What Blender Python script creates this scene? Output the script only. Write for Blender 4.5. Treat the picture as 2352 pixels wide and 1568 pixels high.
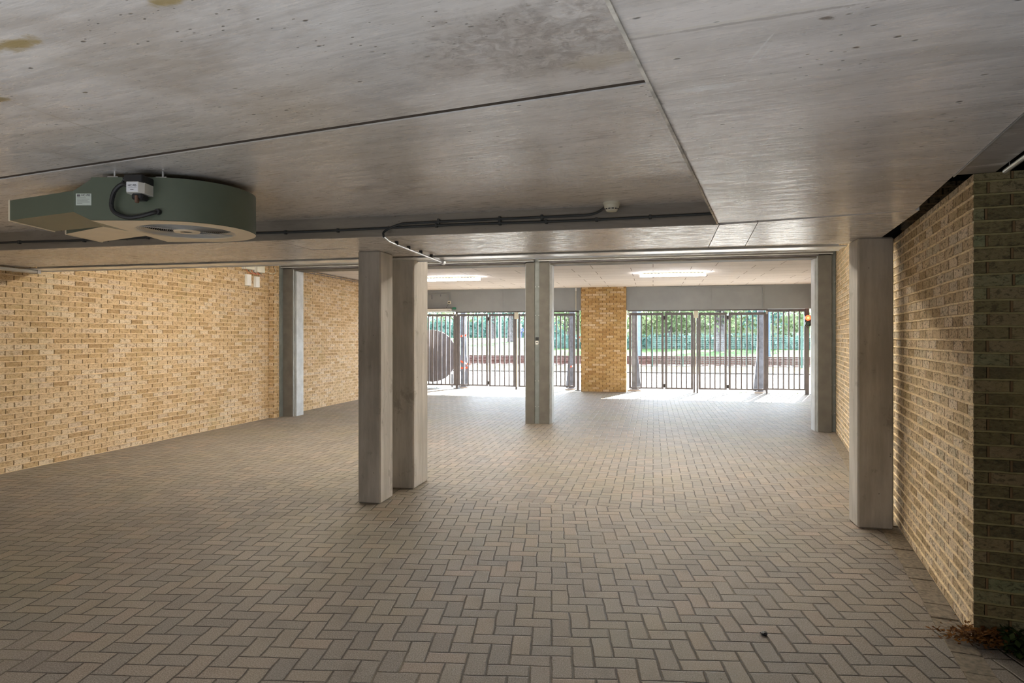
import bpy, bmesh, math, random
from mathutils import Vector, Matrix
S = bpy.context.scene
for o in list(bpy.data.objects): bpy.data.objects.remove(o)
COL = S.collection
PI = math.pi
# ------------------------------------------------------------------ camera
YAW = math.radians(12.389)
cam = bpy.data.objects.new('camera', bpy.data.cameras.new('camera')); COL.objects.link(cam)
cam.location = (0, 0, 1.51); cam.rotation_euler = (PI/2, 0, YAW)
cam.data.sensor_width = 36; cam.data.lens = 22.577; cam.data.shift_y = -0.0038
cam.data.clip_start = .05; cam.data.clip_end = 500
S.camera = cam
# ------------------------------------------------------------------ sky, sun, exposure
S.view_settings.view_transform = 'Standard'; S.view_settings.look = 'None'
S.view_settings.gamma = 1; S.view_settings.use_curve_mapping = False
S.view_settings.exposure = 1.0
SUN_E, SKY_E, HAZE_E, FILL_E = 28.0, 6.0, 15.0, 125.0
w = bpy.data.worlds.new('sky'); S.world = w; w.use_nodes = True
wn = w.node_tree.nodes; wl = w.node_tree.links
bg = wn['Background']; bg.inputs[0].default_value = (.74, .87, 1.0, 1)
# hazy sky, brighter towards the horizon on the side of the sun
_tc = wn.new('ShaderNodeTexCoord'); _sp = wn.new('ShaderNodeSeparateXYZ'); wl.new(_tc.outputs['Generated'], _sp.inputs[0])
_h = wn.new('ShaderNodeMapRange'); _h.interpolation_type = 'SMOOTHSTEP'; wl.new(_sp.outputs[2], _h.inputs[0]); _h.inputs[1].default_value = 0; _h.inputs[2].default_value = .5; _h.inputs[3].default_value = 1; _h.inputs[4].default_value = 0
_f = wn.new('ShaderNodeMapRange'); wl.new(_sp.outputs[1], _f.inputs[0]); _f.inputs[1].default_value = 0; _f.inputs[2].default_value = 1
_m = wn.new('ShaderNodeMath'); _m.operation = 'MULTIPLY'; wl.new(_h.outputs[0], _m.inputs[0]); wl.new(_f.outputs[0], _m.inputs[1])
_a = wn.new('ShaderNodeMath'); _a.operation = 'MULTIPLY_ADD'; wl.new(_m.outputs[0], _a.inputs[0]); _a.inputs[1].default_value = HAZE_E; _a.inputs[2].default_value = SKY_E
wl.new(_a.outputs[0], bg.inputs[1])
sun = bpy.data.lights.new('sun', 'SUN'); sun.energy = SUN_E; sun.angle = math.radians(.6); sun.color = (1, .96, .88)
so = bpy.data.objects.new('sun', sun); COL.objects.link(so)
sd = Vector((.30*2.45, 2.45, 2.27)); so.rotation_euler = sd.to_track_quat('Z', 'Y').to_euler(); so.location = (10, 40, 30)
def area(name, loc, rot, sx, sy, e, col=(1, 1, 1)):
    l = bpy.data.lights.new(name, 'AREA'); l.shape = 'RECTANGLE'; l.size = sx; l.size_y = sy; l.energy = e; l.color = col
    o = bpy.data.objects.new(name, l); COL.objects.link(o); o.location = loc; o.rotation_euler = rot; return o

# added fill light aimed at the ceiling, behind and below the camera
area('ceiling_fill_light', (-2.2, -1.0, .35), (PI+.16, 0, 0), 7, 2.0, FILL_E, (.86, .93, 1))
# ------------------------------------------------------------------ node helper
class NT:
    def __init__(s, name):
        s.m = bpy.data.materials.new(name); s.m.use_nodes = True
        s.t = s.m.node_tree; s.n = s.t.nodes; s.l = s.t.links
        s.b = s.n['Principled BSDF']
    def put(s, inp, v):
        if v is None: return
        if isinstance(v, bpy.types.NodeSocket): s.l.new(v, inp)
        else: inp.default_value = v
    def math(s, op, a, b=None, c=None, clamp=False):
        n = s.n.new('ShaderNodeMath'); n.operation = op; n.use_clamp = clamp
        s.put(n.inputs[0], a); s.put(n.inputs[1], b); s.put(n.inputs[2], c); return n.outputs[0]
    def noise(s, vec, scale, detail=3, rough=.55, dist=0):
        n = s.n.new('ShaderNodeTexNoise'); s.put(n.inputs['Vector'], vec); n.inputs['Scale'].default_value = scale
        n.inputs['Detail'].default_value = detail; n.inputs['Roughness'].default_value = rough; n.inputs['Distortion'].default_value = dist
        return n.outputs['Fac']
    def voro(s, vec, scale, feature='F1'):
        n = s.n.new('ShaderNodeTexVoronoi'); n.feature = feature; s.put(n.inputs['Vector'], vec); n.inputs['Scale'].default_value = scale
        return n
    def white(s, vec):
        n = s.n.new('ShaderNodeTexWhiteNoise'); n.noise_dimensions = '3D'; s.put(n.inputs['Vector'], vec); return n
    def obj(s):
        n = s.n.new('ShaderNodeTexCoord'); return n.outputs['Object'], n.outputs['Normal']
    def mapping(s, vec, rot=(0, 0, 0), scale=(1, 1, 1), loc=(0, 0, 0)):
        n = s.n.new('ShaderNodeMapping'); s.put(n.inputs['Vector'], vec)
        n.inputs['Rotation'].default_value = rot; n.inputs['Scale'].default_value = scale; n.inputs['Location'].default_value = loc
        return n.outputs[0]
    def sep(s, v):
        n = s.n.new('ShaderNodeSeparateXYZ'); s.put(n.inputs[0], v); return n.outputs
    def comb(s, x, y, z=0.):
        n = s.n.new('ShaderNodeCombineXYZ'); s.put(n.inputs[0], x); s.put(n.inputs[1], y); s.put(n.inputs[2], z); return n.outputs[0]
    def ss(s, v, a, b, lo=0., hi=1.):
        n = s.n.new('ShaderNodeMapRange'); n.interpolation_type = 'SMOOTHSTEP'; s.put(n.inputs[0], v)
        for i, x in enumerate((a, b, lo, hi)): n.inputs[i+1].default_value = x
        return n.outputs[0]
    def mix(s, f, a, b, mode='MIX'):
        n = s.n.new('ShaderNodeMix'); n.data_type = 'RGBA'; n.blend_type = mode
        s.put(n.inputs[0], f)
        for i, v in ((6, a), (7, b)):
            if isinstance(v, (tuple, list)) and len(v) == 3: v = tuple(v) + (1,)
            s.put(n.inputs[i], v)
        return n.outputs[2]
    def fmix(s, f, a, b):
        n = s.n.new('ShaderNodeMix'); s.put(n.inputs[0], f); s.put(n.inputs[2], a); s.put(n.inputs[3], b); return n.outputs[0]
    def ramp(s, f, stops):
        n = s.n.new('ShaderNodeValToRGB'); s.put(n.inputs[0], f); e = n.color_ramp.elements
        while len(e) < len(stops): e.new(.5)
        for i, (p, c) in enumerate(stops): e[i].position = p; e[i].color = tuple(c) + (1,)
        return n.outputs[0]
    def bump(s, h, dist, strength=1.):
        n = s.n.new('ShaderNodeBump'); s.put(n.inputs['Height'], h); n.inputs['Distance'].default_value = dist; n.inputs['Strength'].default_value = strength
        s.l.new(n.outputs[0], s.b.inputs['Normal'])
    def out(s, col, rough=.7, metal=0., spec=.5):
        if isinstance(col, (tuple, list)) and len(col) == 3: col = tuple(col) + (1,)
        s.put(s.b.inputs['Base Color'], col); s.put(s.b.inputs['Roughness'], rough); s.b.inputs['Metallic'].default_value = metal
        s.b.inputs['Specular IOR Level'].default_value = spec
        return s.m

def plain(name, col, rough=.6, metal=0., var=.12, scale=6., bump=0., spec=.5):
    t = NT(name); co, _ = t.obj()
    n = t.noise(co, scale, 4)
    c = t.mix(t.ss(n, .3, .7), tuple(x*(1-var) for x in col), tuple(min(1, x*(1+var)) for x in col))
    if bump: t.bump(t.noise(co, scale*12, 3), bump)
    return t.out(c, rough, metal, spec)
def emis(name, col, e):
    t = NT(name); t.b.inputs['Emission Color'].default_value = col+(1,); t.b.inputs['Emission Strength'].default_value = e
    return t.out(col, .5)

def paver(name, rot, w=.0985):
    t = NT(name); co, _ = t.obj()
    v = t.mapping(co, (0, 0, -rot), (1/w, 1/w, 1/w))
    wob = t.noise(v, .35, 2)
    x, y, _z = t.sep(v)
    x = t.math('ADD', x, t.math('MULTIPLY', t.math('SUBTRACT', wob, .5), .25))
    wob2 = t.noise(t.mapping(v, loc=(31, 7, 0)), .3, 2)
    y = t.math('ADD', y, t.math('MULTIPLY', t.math('SUBTRACT', wob2, .5), .25))
    i = t.math('FLOOR', x); j = t.math('FLOOR', y)
    fx = t.math('SUBTRACT', x, i); fy = t.math('SUBTRACT', y, j)
    k = t.math('FLOORED_MODULO', t.math('SUBTRACT', i, j), 4.)
    eq = lambda val: t.math('COMPARE', k, val, .3)
    k1, k2 = eq(1.), eq(2.)
    isV = t.math('GREATER_THAN', k, 1.5)
    L = t.fmix(isV, t.math('ADD', fx, k1), t.math('ADD', fy, k2))
    Sh = t.fmix(isV, fy, fx)
    bid = t.comb(t.math('SUBTRACT', i, k1), t.math('SUBTRACT', j, k2), isV)
    eL = t.math('MINIMUM', L, t.math('SUBTRACT', 2., L)); eS = t.math('MINIMUM', Sh, t.math('SUBTRACT', 1., Sh))
    e = t.math('MINIMUM', eL, eS)
    jit = t.noise(co, 40, 2)
    e = t.math('ADD', e, t.math('MULTIPLY', t.math('SUBTRACT', jit, .5), .035))
    wn_ = t.white(bid); r1 = wn_.outputs['Value']; rc = t.sep(wn_.outputs['Color'])
    col = t.ramp(r1, [(0, (.20, .155, .118)), (.3, (.245, .190, .142)), (.6, (.28, .217, .162)), (.85, (.31, .235, .162)), (1, (.34, .24, .17))])
    col = t.mix(t.math('MULTIPLY', rc[1], .16), col, (.25, .28, .27))
    fine = t.noise(co, 160, 3, .7)
    col = t.mix(t.ss(fine, .3, .75), t.mix(.45, col, (0, 0, 0)), t.mix(.16, col, (1, 1, 1)))
    spk = t.voro(co, 90).outputs['Distance']
    col = t.mix(t.ss(spk, .05, .1, .6, 0), col, (.05, .045, .035))
    big = t.noise(co, .55, 4, .6)
    col = t.mix(t.ss(big, .42, .72, 0, .35), col, (.24, .215, .11))
    st = t.noise(co, 3.2, 5, .7)
    col = t.mix(t.ss(st, .5, .75, 0, .4), col, (.115, .09, .07))
    jm = t.ss(e, .018, .046, 1, 0)
    sand = t.ss(t.noise(co, 1.4, 3), .5, .68)
    jc = t.mix(sand, (.055, .042, .03), (.16, .13, .09))
    col = t.mix(jm, col, jc)
    h = t.math('ADD', t.ss(e, .01, .09), t.math('MULTIPLY', fine, .10))
    tilt = t.math('MULTIPLY', t.math('ADD', t.math('MULTIPLY', t.math('SUBTRACT', rc[0], .5), L), t.math('MULTIPLY', t.math('SUBTRACT', rc[2], .5), Sh)), .32)
    h = t.math('ADD', h, tilt)
    h = t.math('ADD', h, t.math('MULTIPLY', t.noise(co, 1.1, 2), 2.))
    t.bump(h, .007, 1.0)
    return t.out(col, .62, spec=.35)

def brick(name, mort=(.82, .62, .38), c=.0652, L=.196, cols=None, dark=0., jointh=.085, contrast=1., fleck=.5, deep=(.24, .15, .07)):
    t = NT(name); co, nrm = t.obj()
    x, y, z = t.sep(co); nx, ny, nz = t.sep(nrm)
    side = t.math('GREATER_THAN', t.math('ABSOLUTE', nx), .6)
    u = t.fmix(side, x, t.math('ADD', y, .06))
    uz = t.comb(u, z, side)
    wv = t.math('MULTIPLY', t.math('SUBTRACT', t.noise(uz, 3.5, 3), .5), .016)
    zz = t.math('DIVIDE', t.math('ADD', z, wv), c)
    row = t.math('FLOOR', zz); fz = t.math('SUBTRACT', zz, row)
    uu = t.math('ADD', t.math('DIVIDE', u, L), t.math('MULTIPLY', t.math('FLOORED_MODULO', row, 2.), .5))
    uu = t.math('ADD', uu, t.math('MULTIPLY', t.math('SUBTRACT', t.noise(t.comb(u, t.math('MULTIPLY', row, 3.7)), 2.2, 1), .5), .25))
    cl = t.math('FLOOR', uu); fu = t.math('SUBTRACT', uu, cl)
    bid = t.comb(cl, row, side); wn_ = t.white(bid); r1 = wn_.outputs['Value']; rc = t.sep(wn_.outputs['Color'])
    cols = cols or [(0, (.50, .33, .17)), (.10, (.62, .43, .23)), (.35, (.70, .50, .29)), (.6, (.75, .56, .35)), (.85, (.82, .68, .50)), (1, (.68, .52, .37))]
    col = t.ramp(r1, cols)
    v3 = t.comb(t.math('ADD', u, t.math('MULTIPLY', rc[0], 9.)), t.math('MULTIPLY', z, 1.7), t.math('MULTIPLY', rc[1], 9.))
    n1 = t.noise(v3, 30, 5, .75, .5)
    col = t.mix(t.ss(n1, .49, .62, 0, min(.9, .72*contrast)), col, deep)
    col = t.mix(t.ss(n1, .46, .33, 0, fleck), col, (.72, .58, .40))
    n2 = t.noise(v3, 110, 3, .7)
    col = t.mix(t.ss(n2, .45, .72, 0, .55), col, (.20, .13, .07))
    # weathered patches over several bricks
    n3 = t.noise(uz, 1.3, 4, .6)
    col = t.mix(t.ss(n3, .5, .75, 0, .45), col, (.36, .29, .12))
    dz = t.math('MINIMUM', fz, t.math('SUBTRACT', 1., fz)); du = t.math('MINIMUM', fu, t.math('SUBTRACT', 1., fu))
    dz = t.math('ADD', dz, t.math('MULTIPLY', t.math('SUBTRACT', t.noise(uz, 45, 2), .5), .07))
    mh = t.ss(dz, jointh, jointh+.05, 1, 0)
    mv = t.ss(du, .022, .04, 1, 0)
    mc = t.mix(t.ss(t.noise(uz, 14, 3), .35, .7), mort, tuple(x_*.72 for x_ in mort))
    col = t.mix(mv, col, (.20, .13, .065))
    shade = t.ss(fz, .84, .91, 0, 1)
    col = t.mix(mh, col, mc)
    if dark: col = t.mix(dark, col, (.05, .05, .02))
    hb = t.math('ADD', t.math('MULTIPLY', n1, .5), t.math('MULTIPLY', n2, .22))
    hb = t.math('ADD', hb, t.math('MULTIPLY', r1, .35))
    h = t.fmix(mv, hb, -.9)
    h = t.fmix(mh, h, t.math('ADD', 1.0, t.math('MULTIPLY', t.noise(uz, 60, 2), .3)))
    t.bump(h, .0085, 1.)
    return t.out(col, .85, spec=.2)

def concrete(name, base=(.42, .395, .37), rot=0., stain=.5, gloss=.5, pits=1., streak=(1.2, 9.), pale=.35, marks=()):
    t = NT(name); co, _ = t.obj()
    v = t.mapping(co, (0, 0, -rot))
    vs = t.mapping(v, scale=(streak[0], streak[1], streak[1]))
    n1 = t.noise(vs, 1.0, 5, .65, .8); n2 = t.noise(v, 1.1, 5, .62, .5); n3 = t.noise(vs, 6., 4, .6)
    dk = tuple(x*.62 for x in base); lt = tuple(min(1, x*1.28) for x in base)
    col = t.mix(t.ss(n1, .3, .7), dk, lt)
    col = t.mix(.5, col, base)
    col = t.mix(t.ss(n2, .48, .70, 0, stain), col, tuple(x*f for x, f in zip(base, (.50, .44, .38))))
    col = t.mix(t.ss(n3, .52, .75, 0, .35), col, tuple(x*.5 for x in base))
    wv = t.noise(t.mapping(v, scale=(1., 2.6, 1), loc=(3, 9, 1)), 1.7, 6, .7, 1.4)
    col = t.mix(t.ss(wv, .56, .68, 0, pale), col, (.82, .81, .80))
    col = t.mix(t.ss(t.noise(t.mapping(v, loc=(5, 1, 4)), .7, 3), .45, .7, 0, .3), col, (.50, .43, .30))
    if pits:
        vp = t.mapping(v, scale=(1, 1.8, 1)); p = t.voro(vp, 7.).outputs['Distance']
        pm = t.math('MULTIPLY', t.ss(p, .045, .095, 1, 0), t.ss(t.noise(v, 2.4, 2), .38, .52))
        p2 = t.voro(vp, 21.).outputs['Distance']
        pm = t.math('MAXIMUM', pm, t.math('MULTIPLY', t.ss(p2, .06, .15, 1, 0), t.ss(t.noise(v, 1.6, 2), .46, .58)))
        col = t.mix(t.math('MULTIPLY', pm, .8*pits), col, (.07, .055, .045))
        t.bump(t.math('SUBTRACT', t.math('MULTIPLY', n3, .5), pm), .004, .6)
    # marks with a shape of their own: (x, y, half length, half width, angle, noise, colour, strength)
    for (mx, my, a_, b_, ang, nz, mc, st) in marks:
        q = t.mapping(co, loc=(-mx, -my, 0)); q = t.mapping(q, rot=(0, 0, -ang)); qx, qy, _q = t.sep(q)
        d = t.math('SQRT', t.math('ADD', t.math('POWER', t.math('DIVIDE', t.math('ABSOLUTE', qx), a_), 2.), t.math('POWER', t.math('DIVIDE', t.math('ABSOLUTE', qy), b_), 2.)))
        d = t.math('ADD', d, t.math('MULTIPLY', t.math('SUBTRACT', t.noise(co, nz, 6, .72, .6), .5), 2.2 if st < .95 else .5))
        mod = t.ss(t.noise(co, nz*2.6, 5, .75, 1.2), .36, .62, .15, 1) if .7 < st < .8 else 1.
        col = t.mix(t.math('MULTIPLY', t.ss(d, .45, 1.1, st, 0), mod), col, mc)
    r = t.ss(n3, .3, .7, .46-.28*gloss, .62-.28*gloss)
    return t.out(col, r, spec=.5+.5*gloss)

M = {}
M['paver'] = paver('herringbone pavers far', 0.0)
M['paver_near'] = paver('herringbone pavers near', math.radians(8.9))
M['brick'] = brick('buff brick')
M['brick_right'] = brick('buff brick coarse', mort=(.86, .67, .42), contrast=1.2, deep=(.15, .115, .065), cols=[(0, (.50, .36, .20)), (.2, (.66, .50, .30)), (.5, (.78, .61, .40)), (.8, (.86, .72, .54)), (1, (.62, .52, .36))])
M['brick_pier'] = brick('buff brick pier', mort=(.62, .42, .20), cols=[(0, (.42, .24, .09)), (.3, (.58, .37, .15)), (.6, (.66, .45, .21)), (.85, (.70, .50, .28)), (1, (.80, .66, .46))], jointh=.06, contrast=.7)
M['brick_green'] = brick('shaded green brick', mort=(.36, .31, .15), cols=[(0, (.10, .085, .05)), (.35, (.20, .17, .08)), (.7, (.30, .23, .13)), (1, (.24, .26, .14))], contrast=1.0, fleck=.12, deep=(.04, .04, .025), jointh=.055)  # end face of the right wall; its shade is put into the dark colours
AR = math.radians(-9.77)
M['conc'] = concrete('slab concrete', base=(.72, .695, .68), rot=AR, gloss=.8, marks=[
    (-.38, 2.05, .45, .30, AR, 7, (.27, .24, .225), .75), (-.16, 2.22, .16, .07, AR, 12, (.52, .46, .36), .6), (-2.02, 1.69, .12, .04, AR, 9, (.36, .27, .10), .9),
    (-1.33, 1.56, .09, .03, AR, 9, (.36, .27, .10), .85), (-2.55, 2.06, .05, .03, 0, 20, (.25, .19, .07), .9), (-2.505, 2.42, .006, .42, -.06, 20, (.36, .32, .26), .6), (-.7, 3.45, .6, .02, AR, 6, (.40, .37, .34), .7), (-.9, 3.2, .8, .015, AR, 6, (.40, .37, .34), .6)])
M['conc_r'] = concrete('pale slab concrete', base=(.75, .715, .705), gloss=.8, rot=AR, stain=.35, streak=(1., 7.), pale=.28, marks=[
    (.17, 2.12, .13, .03, AR, 30, (.85, .84, .84), .85), (.285, 1.87, .004, .13, .22, 30, (.82, .81, .80), .9), (.30, 1.90, .003, .09, .15, 30, (.80, .79, .78), .7),
    (.45, 2.75, .10, .008, AR, 40, (.80, .79, .79), .7), (.45, 2.74, .007, .09, .2, 40, (.80, .79, .79), .7), (.42, 1.72, .020, .012, .3, 40, (.16, .125, .105), .9), (.54, 1.91, .012, .007, 0, 40, (.14, .11, .09), .95),
    (.01, 2.35, .04, .30, -AR*0, 14, (.30, .28, .27), .7), (.19, 1.685, .55, .006, AR*-.0-.13, 20, (.72, .68, .62), .7), (.19, 1.70, .4, .008, -.13, 20, (.33, .30, .28), .6), (.37, 4.0, .06, .035, AR, 25, (.85, .84, .83), .85)])
M['conc_beam'] = concrete('beam concrete', base=(.74, .71, .69), gloss=.8, rot=0, stain=.25, streak=(1.5, 4.), pale=.75)
M['conc_bright'] = concrete('bright smeared concrete', base=(.82, .80, .80), rot=0, stain=.12, gloss=1., streak=(1., 5.), pale=.9)
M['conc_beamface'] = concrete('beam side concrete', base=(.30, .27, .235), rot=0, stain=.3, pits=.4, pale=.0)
def colmat():
    t = NT('column concrete'); co, _ = t.obj()
    v = t.mapping(co, scale=(5, 5, .8)); n = t.noise(v, 1.5, 5, .65); n2 = t.noise(co, 3, 5, .7, .6)
    c = t.mix(t.ss(n, .35, .7), (.40, .375, .34), (.58, .55, .51))
    c = t.mix(t.ss(n2, .56, .64, 0, .55), c, (.25, .225, .19))
    p = t.voro(co, 14).outputs['Distance']; pm = t.math('MULTIPLY', t.ss(p, .04, .09, 1, 0), t.ss(t.noise(co, 2.2, 2), .5, .6))
    c = t.mix(t.math('MULTIPLY', pm, .8), c, (.1, .085, .07))
    t.bump(t.math('SUBTRACT', n2, pm), .003); return t.out(c, .7)
M['column'] = colmat()
M['steel'] = plain('grey painted steel', (.135, .125, .11), .6)
M['steel_side'] = plain('light grey steel lip and lit sides', (.46, .48, .49), .45)
M['steel_blue'] = plain('blue grey steel', (.20, .22, .22), .45)
M['fascia'] = plain('pale metal fascia', (.88, .90, .94), .30, .6)
M['gate'] = plain('dark grey gate steel', (.18, .172, .185), .6, spec=.3)
M['gatecol'] = plain('weathered gate column', (.16, .175, .20), .6, var=.3)
M['lintel'] = plain('grey fascia panel', (.30, .325, .345), .55, var=.06, scale=2)
M['fan'] = plain('lit cream fan enamel', (.93, .80, .60), .42, var=.04)  # underside brightened for the light coming up from the floor
M['fan_shade'] = plain('shaded fan enamel', (.115, .14, .10), .40, var=.04)  # same enamel darkened: the shade on the sides is in the colour
M['white'] = plain('white plastic', (.80, .80, .77), .4, var=.04)
M['cream'] = plain('cream plastic', (.72, .70, .58), .4, var=.05)
M['black'] = plain('black plastic', (.02, .02, .022), .5)
M['grille'] = plain('grille wire', (.62, .62, .60), .35, 0)
M['galv'] = plain('galvanised conduit', (.62, .62, .63), .32, .7)
M['conduit'] = plain('dark grey conduit', (.045, .05, .052), .5)
M['wood'] = plain('brown handle', (.18, .10, .07), .5)
M['dark'] = plain('dark void concrete', (.03, .028, .026), .9)
M['seam'] = plain('dark joint filler', (.085, .065, .05), .9)
M['paper'] = plain('printed label', (.62, .68, .62), .5, var=.03)
M['paper_white'] = plain('white printed label', (.82, .83, .88), .45, var=.03)
M['ink'] = plain('black ink', (.03, .03, .04), .6)
M['tube'] = emis('fluorescent tube', (.98, .97, 1.0), 34.)
M['tube_fill'] = emis('added fill tube', (1, .93, .80), 56.)
M['lampbody'] = plain('lamp tray', (.52, .46, .30), .5)
M['red_on'] = emis('lit red lens', (1, .06, .02), 3.5)
M['red_core'] = emis('lit red lens core', (1, .25, .04), 6.)
M['lens_off'] = plain('unlit green lens', (.05, .12, .11), .2)
M['red_tape'] = plain('red plastic tape', (.85, .13, .04), .5)
M['white_tape'] = plain('white plastic tape', (.85, .83, .8), .5)
M['led'] = plain('green plastic box', (.02, .16, .10), .5)
M['footing'] = plain('footing concrete', (.40, .33, .27), .85, bump=.003)
def boards():
    t = NT('wood wool boards'); co, _ = t.obj()
    b = t.n.new('ShaderNodeTexBrick'); t.l.new(co, b.inputs['Vector']); b.offset = .37; b.inputs['Scale'].default_value = 1
    b.inputs['Brick Width'].default_value = 1.2; b.inputs['Row Height'].default_value = .6; b.inputs['Mortar Size'].default_value = .006
    b.inputs['Mortar Smooth'].default_value = 0
    b.inputs['Color1'].default_value = (.80, .76, .73, 1); b.inputs['Color2'].default_value = (.86, .82, .79, 1); b.inputs['Mortar'].default_value = (.16, .12, .10, 1)
    n = t.noise(co, 90, 3, .7)
    c = t.mix(t.ss(n, .35, .7, 0, .35), b.outputs['Color'], (.42, .36, .30))
    t.bump(n, .004); return t.out(c, .9, spec=.1)
M['boards'] = boards()

# ------------------------------------------------------------------ mesh helpers
def new(name, bm, mats, parent=None, smooth=False, loc=None):
    me = bpy.data.meshes.new(name); bm.normal_update(); bm.to_mesh(me); bm.free()
    if not isinstance(mats, (list, tuple)): mats = [mats]
    for m in mats: me.materials.append(m)
    if smooth:
        for p in me.polygons: p.use_smooth = True
        try: me.set_sharp_from_angle(angle=math.radians(35))
        except Exception: pass
    o = bpy.data.objects.new(name, me); COL.objects.link(o)
    if parent: o.parent = parent
    if loc: o.location = loc
    return o
def tag(o, label=None, cat=None, group=None, kind=None):
    if label: o['label'] = label
    if cat: o['category'] = cat
    if group: o['group'] = group
    if kind: o['kind'] = kind
    return o
def empty(name, loc, label, cat, group=None, rz=0.):
    o = bpy.data.objects.new(name, None); COL.objects.link(o); o.location = loc; o.rotation_euler = (0, 0, rz)
    o.empty_display_size = .1
    return tag(o, label, cat, group)
def box(bm, x0, x1, y0, y1, z0, z1, mi=0, bev=0.):
    r = bmesh.ops.create_cube(bm, size=1)
    for v in r['verts']:
        v.co = Vector((x0+(v.co.x+.5)*(x1-x0), y0+(v.co.y+.5)*(y1-y0), z0+(v.co.z+.5)*(z1-z0)))
    fs = set(f for v in r['verts'] for f in v.link_faces)
    for f in fs: f.material_index = mi
    if bev:
        es = list(set(e for v in r['verts'] for e in v.link_edges))
        bmesh.ops.bevel(bm, geom=es, offset=bev, segments=1, affect='EDGES')
def prism(bm, pts, z0, z1, mi=0, ax='z'):
    def mk(p, z):
        return (p[0], p[1], z) if ax == 'z' else ((p[0], z, p[1]) if ax == 'y' else (z, p[0], p[1]))
    a = [bm.verts.new(mk(p, z0)) for p in pts]; b = [bm.verts.new(mk(p, z1)) for p in pts]
    n = len(pts); fs = [bm.faces.new(a[::-1]), bm.faces.new(b)]
    for i in range(n): fs.append(bm.faces.new((a[i], a[(i+1) % n], b[(i+1) % n], b[i])))
    for f in fs: f.material_index = mi
    bmesh.ops.recalc_face_normals(bm, faces=fs)
def tube(bm, pts, r, seg=8, mi=0, cap=True):
    pts = [Vector(p) for p in pts]; rings = []
    up = Vector((0, 0, 1))
    for i, p in enumerate(pts):
        d = (pts[min(i+1, len(pts)-1)]-pts[max(i-1, 0)]).normalized()
        u = d.cross(up)
        if u.length < .05: u = d.cross(Vector((1, 0, 0)))
        if i and u.dot(pu) < 0: u = -u
        u.normalize(); pu = u; v = d.cross(u).normalized()
        rr = r[i] if isinstance(r, (list, tuple)) else r
        rings.append([bm.verts.new(p+(u*math.cos(a)+v*math.sin(a))*rr) for a in (2*PI*k/seg for k in range(seg))])
    for a, b in zip(rings, rings[1:]):
        for k in range(seg):
            f = bm.faces.new((a[k], a[(k+1) % seg], b[(k+1) % seg], b[k])); f.material_index = mi
    if cap:
        for rg in (rings[0], rings[-1]):
            f = bm.faces.new(rg); f.material_index = mi
def lathe(bm, prof, c=(0, 0, 0), seg=32, mi=0, axis='z'):
    def P(r, z, a):
        if axis == 'z': return (c[0]+r*math.cos(a), c[1]+r*math.sin(a), c[2]+z)
        return (c[0]+r*math.cos(a), c[1]+z, c[2]+r*math.sin(a))
    rings = []
    for r, z in prof:
        if r < 1e-5: rings.append([bm.verts.new(P(0, z, 0))])
        else: rings.append([bm.verts.new(P(r, z, 2*PI*k/seg)) for k in range(seg)])
    for a, b in zip(rings, rings[1:]):
        for k in range(seg):
            q = [a[k % len(a)], a[(k+1) % len(a)], b[(k+1) % len(b)], b[k % len(b)]]
            q2 = []
            for v in q:
                if v not in q2: q2.append(v)
            if len(q2) > 2:
                f = bm.faces.new(q2); f.material_index = mi
def arc(c, r, a0, a1, n, f): return [f(c[0]+r*math.cos(a0+(a1-a0)*i/n), c[1]+r*math.sin(a0+(a1-a0)*i/n)) for i in range(n+1)]
def bezier(pts, n=8):
    out = []
    P = [Vector(p) for p in pts]; P = [P[0]*2-P[1]]+P+[P[-1]*2-P[-2]]
    for i in range(1, len(P)-2):
        for k in range(n):
            t = k/n; a, b, c, d = P[i-1:i+3]
            out.append(.5*((2*b)+(c-a)*t+(2*a-5*b+4*c-d)*t*t+(3*b-a-3*c+d)*t**3))
    out.append(P[-2]); return out
def B(name, boxes, mats, parent=None, bev=0., kind=None):
    bm = bmesh.new()
    for b in boxes: box(bm, *b[:6], mi=(b[6] if len(b) > 6 else 0), bev=bev)
    o = new(name, bm, mats, parent)
    if kind: o['kind'] = kind
    return o
def Bs(name, boxes, mats, parent=None, bev=0.):
    return [B(name, [b], mats, parent, bev) for b in boxes]
def letters(text, size, parent, mat, mw, name='lettering'):
    cu = bpy.data.curves.new(name, 'FONT'); cu.body = text; cu.size = size; cu.extrude = .0004; cu.align_x = 'CENTER'; cu.align_y = 'CENTER'
    tmp = bpy.data.objects.new('t', cu); COL.objects.link(tmp); dg = bpy.context.evaluated_depsgraph_get()
    me = bpy.data.meshes.new_from_object(tmp.evaluated_get(dg)); bpy.data.objects.remove(tmp)
    me.materials.clear(); me.materials.append(mat)
    o = bpy.data.objects.new(name, me); COL.objects.link(o); o.parent = parent; o.matrix_local = mw; return o

# ------------------------------------------------------------------ setting
LX = -7.05
C0 = Vector((1.56, 3.62)); AD = Vector((math.sin(-AR), math.cos(-AR))); AT = Vector((math.cos(AR), math.sin(AR)))
def A(s, t): p = C0+AD*s+AT*t; return (p.x, p.y)          # along / across the right wall, from its near corner
def quad_prism(name, pts, z0, z1, mat, kind='structure'):
    bm = bmesh.new(); prism(bm, pts, z0, z1); o = new(name, bm, mat); o['kind'] = kind; return o
YJ = 5.78
quad_prism('floor', [(LX-.3, -5), (6, -5), (6, YJ), (LX-.3, YJ)], -.3, 0, M['paver_near'])
quad_prism('floor', [(LX-.3, YJ), (6, YJ), (6, 18.9), (LX-.3, 18.9)], -.3, 0, M['paver'])
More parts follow.
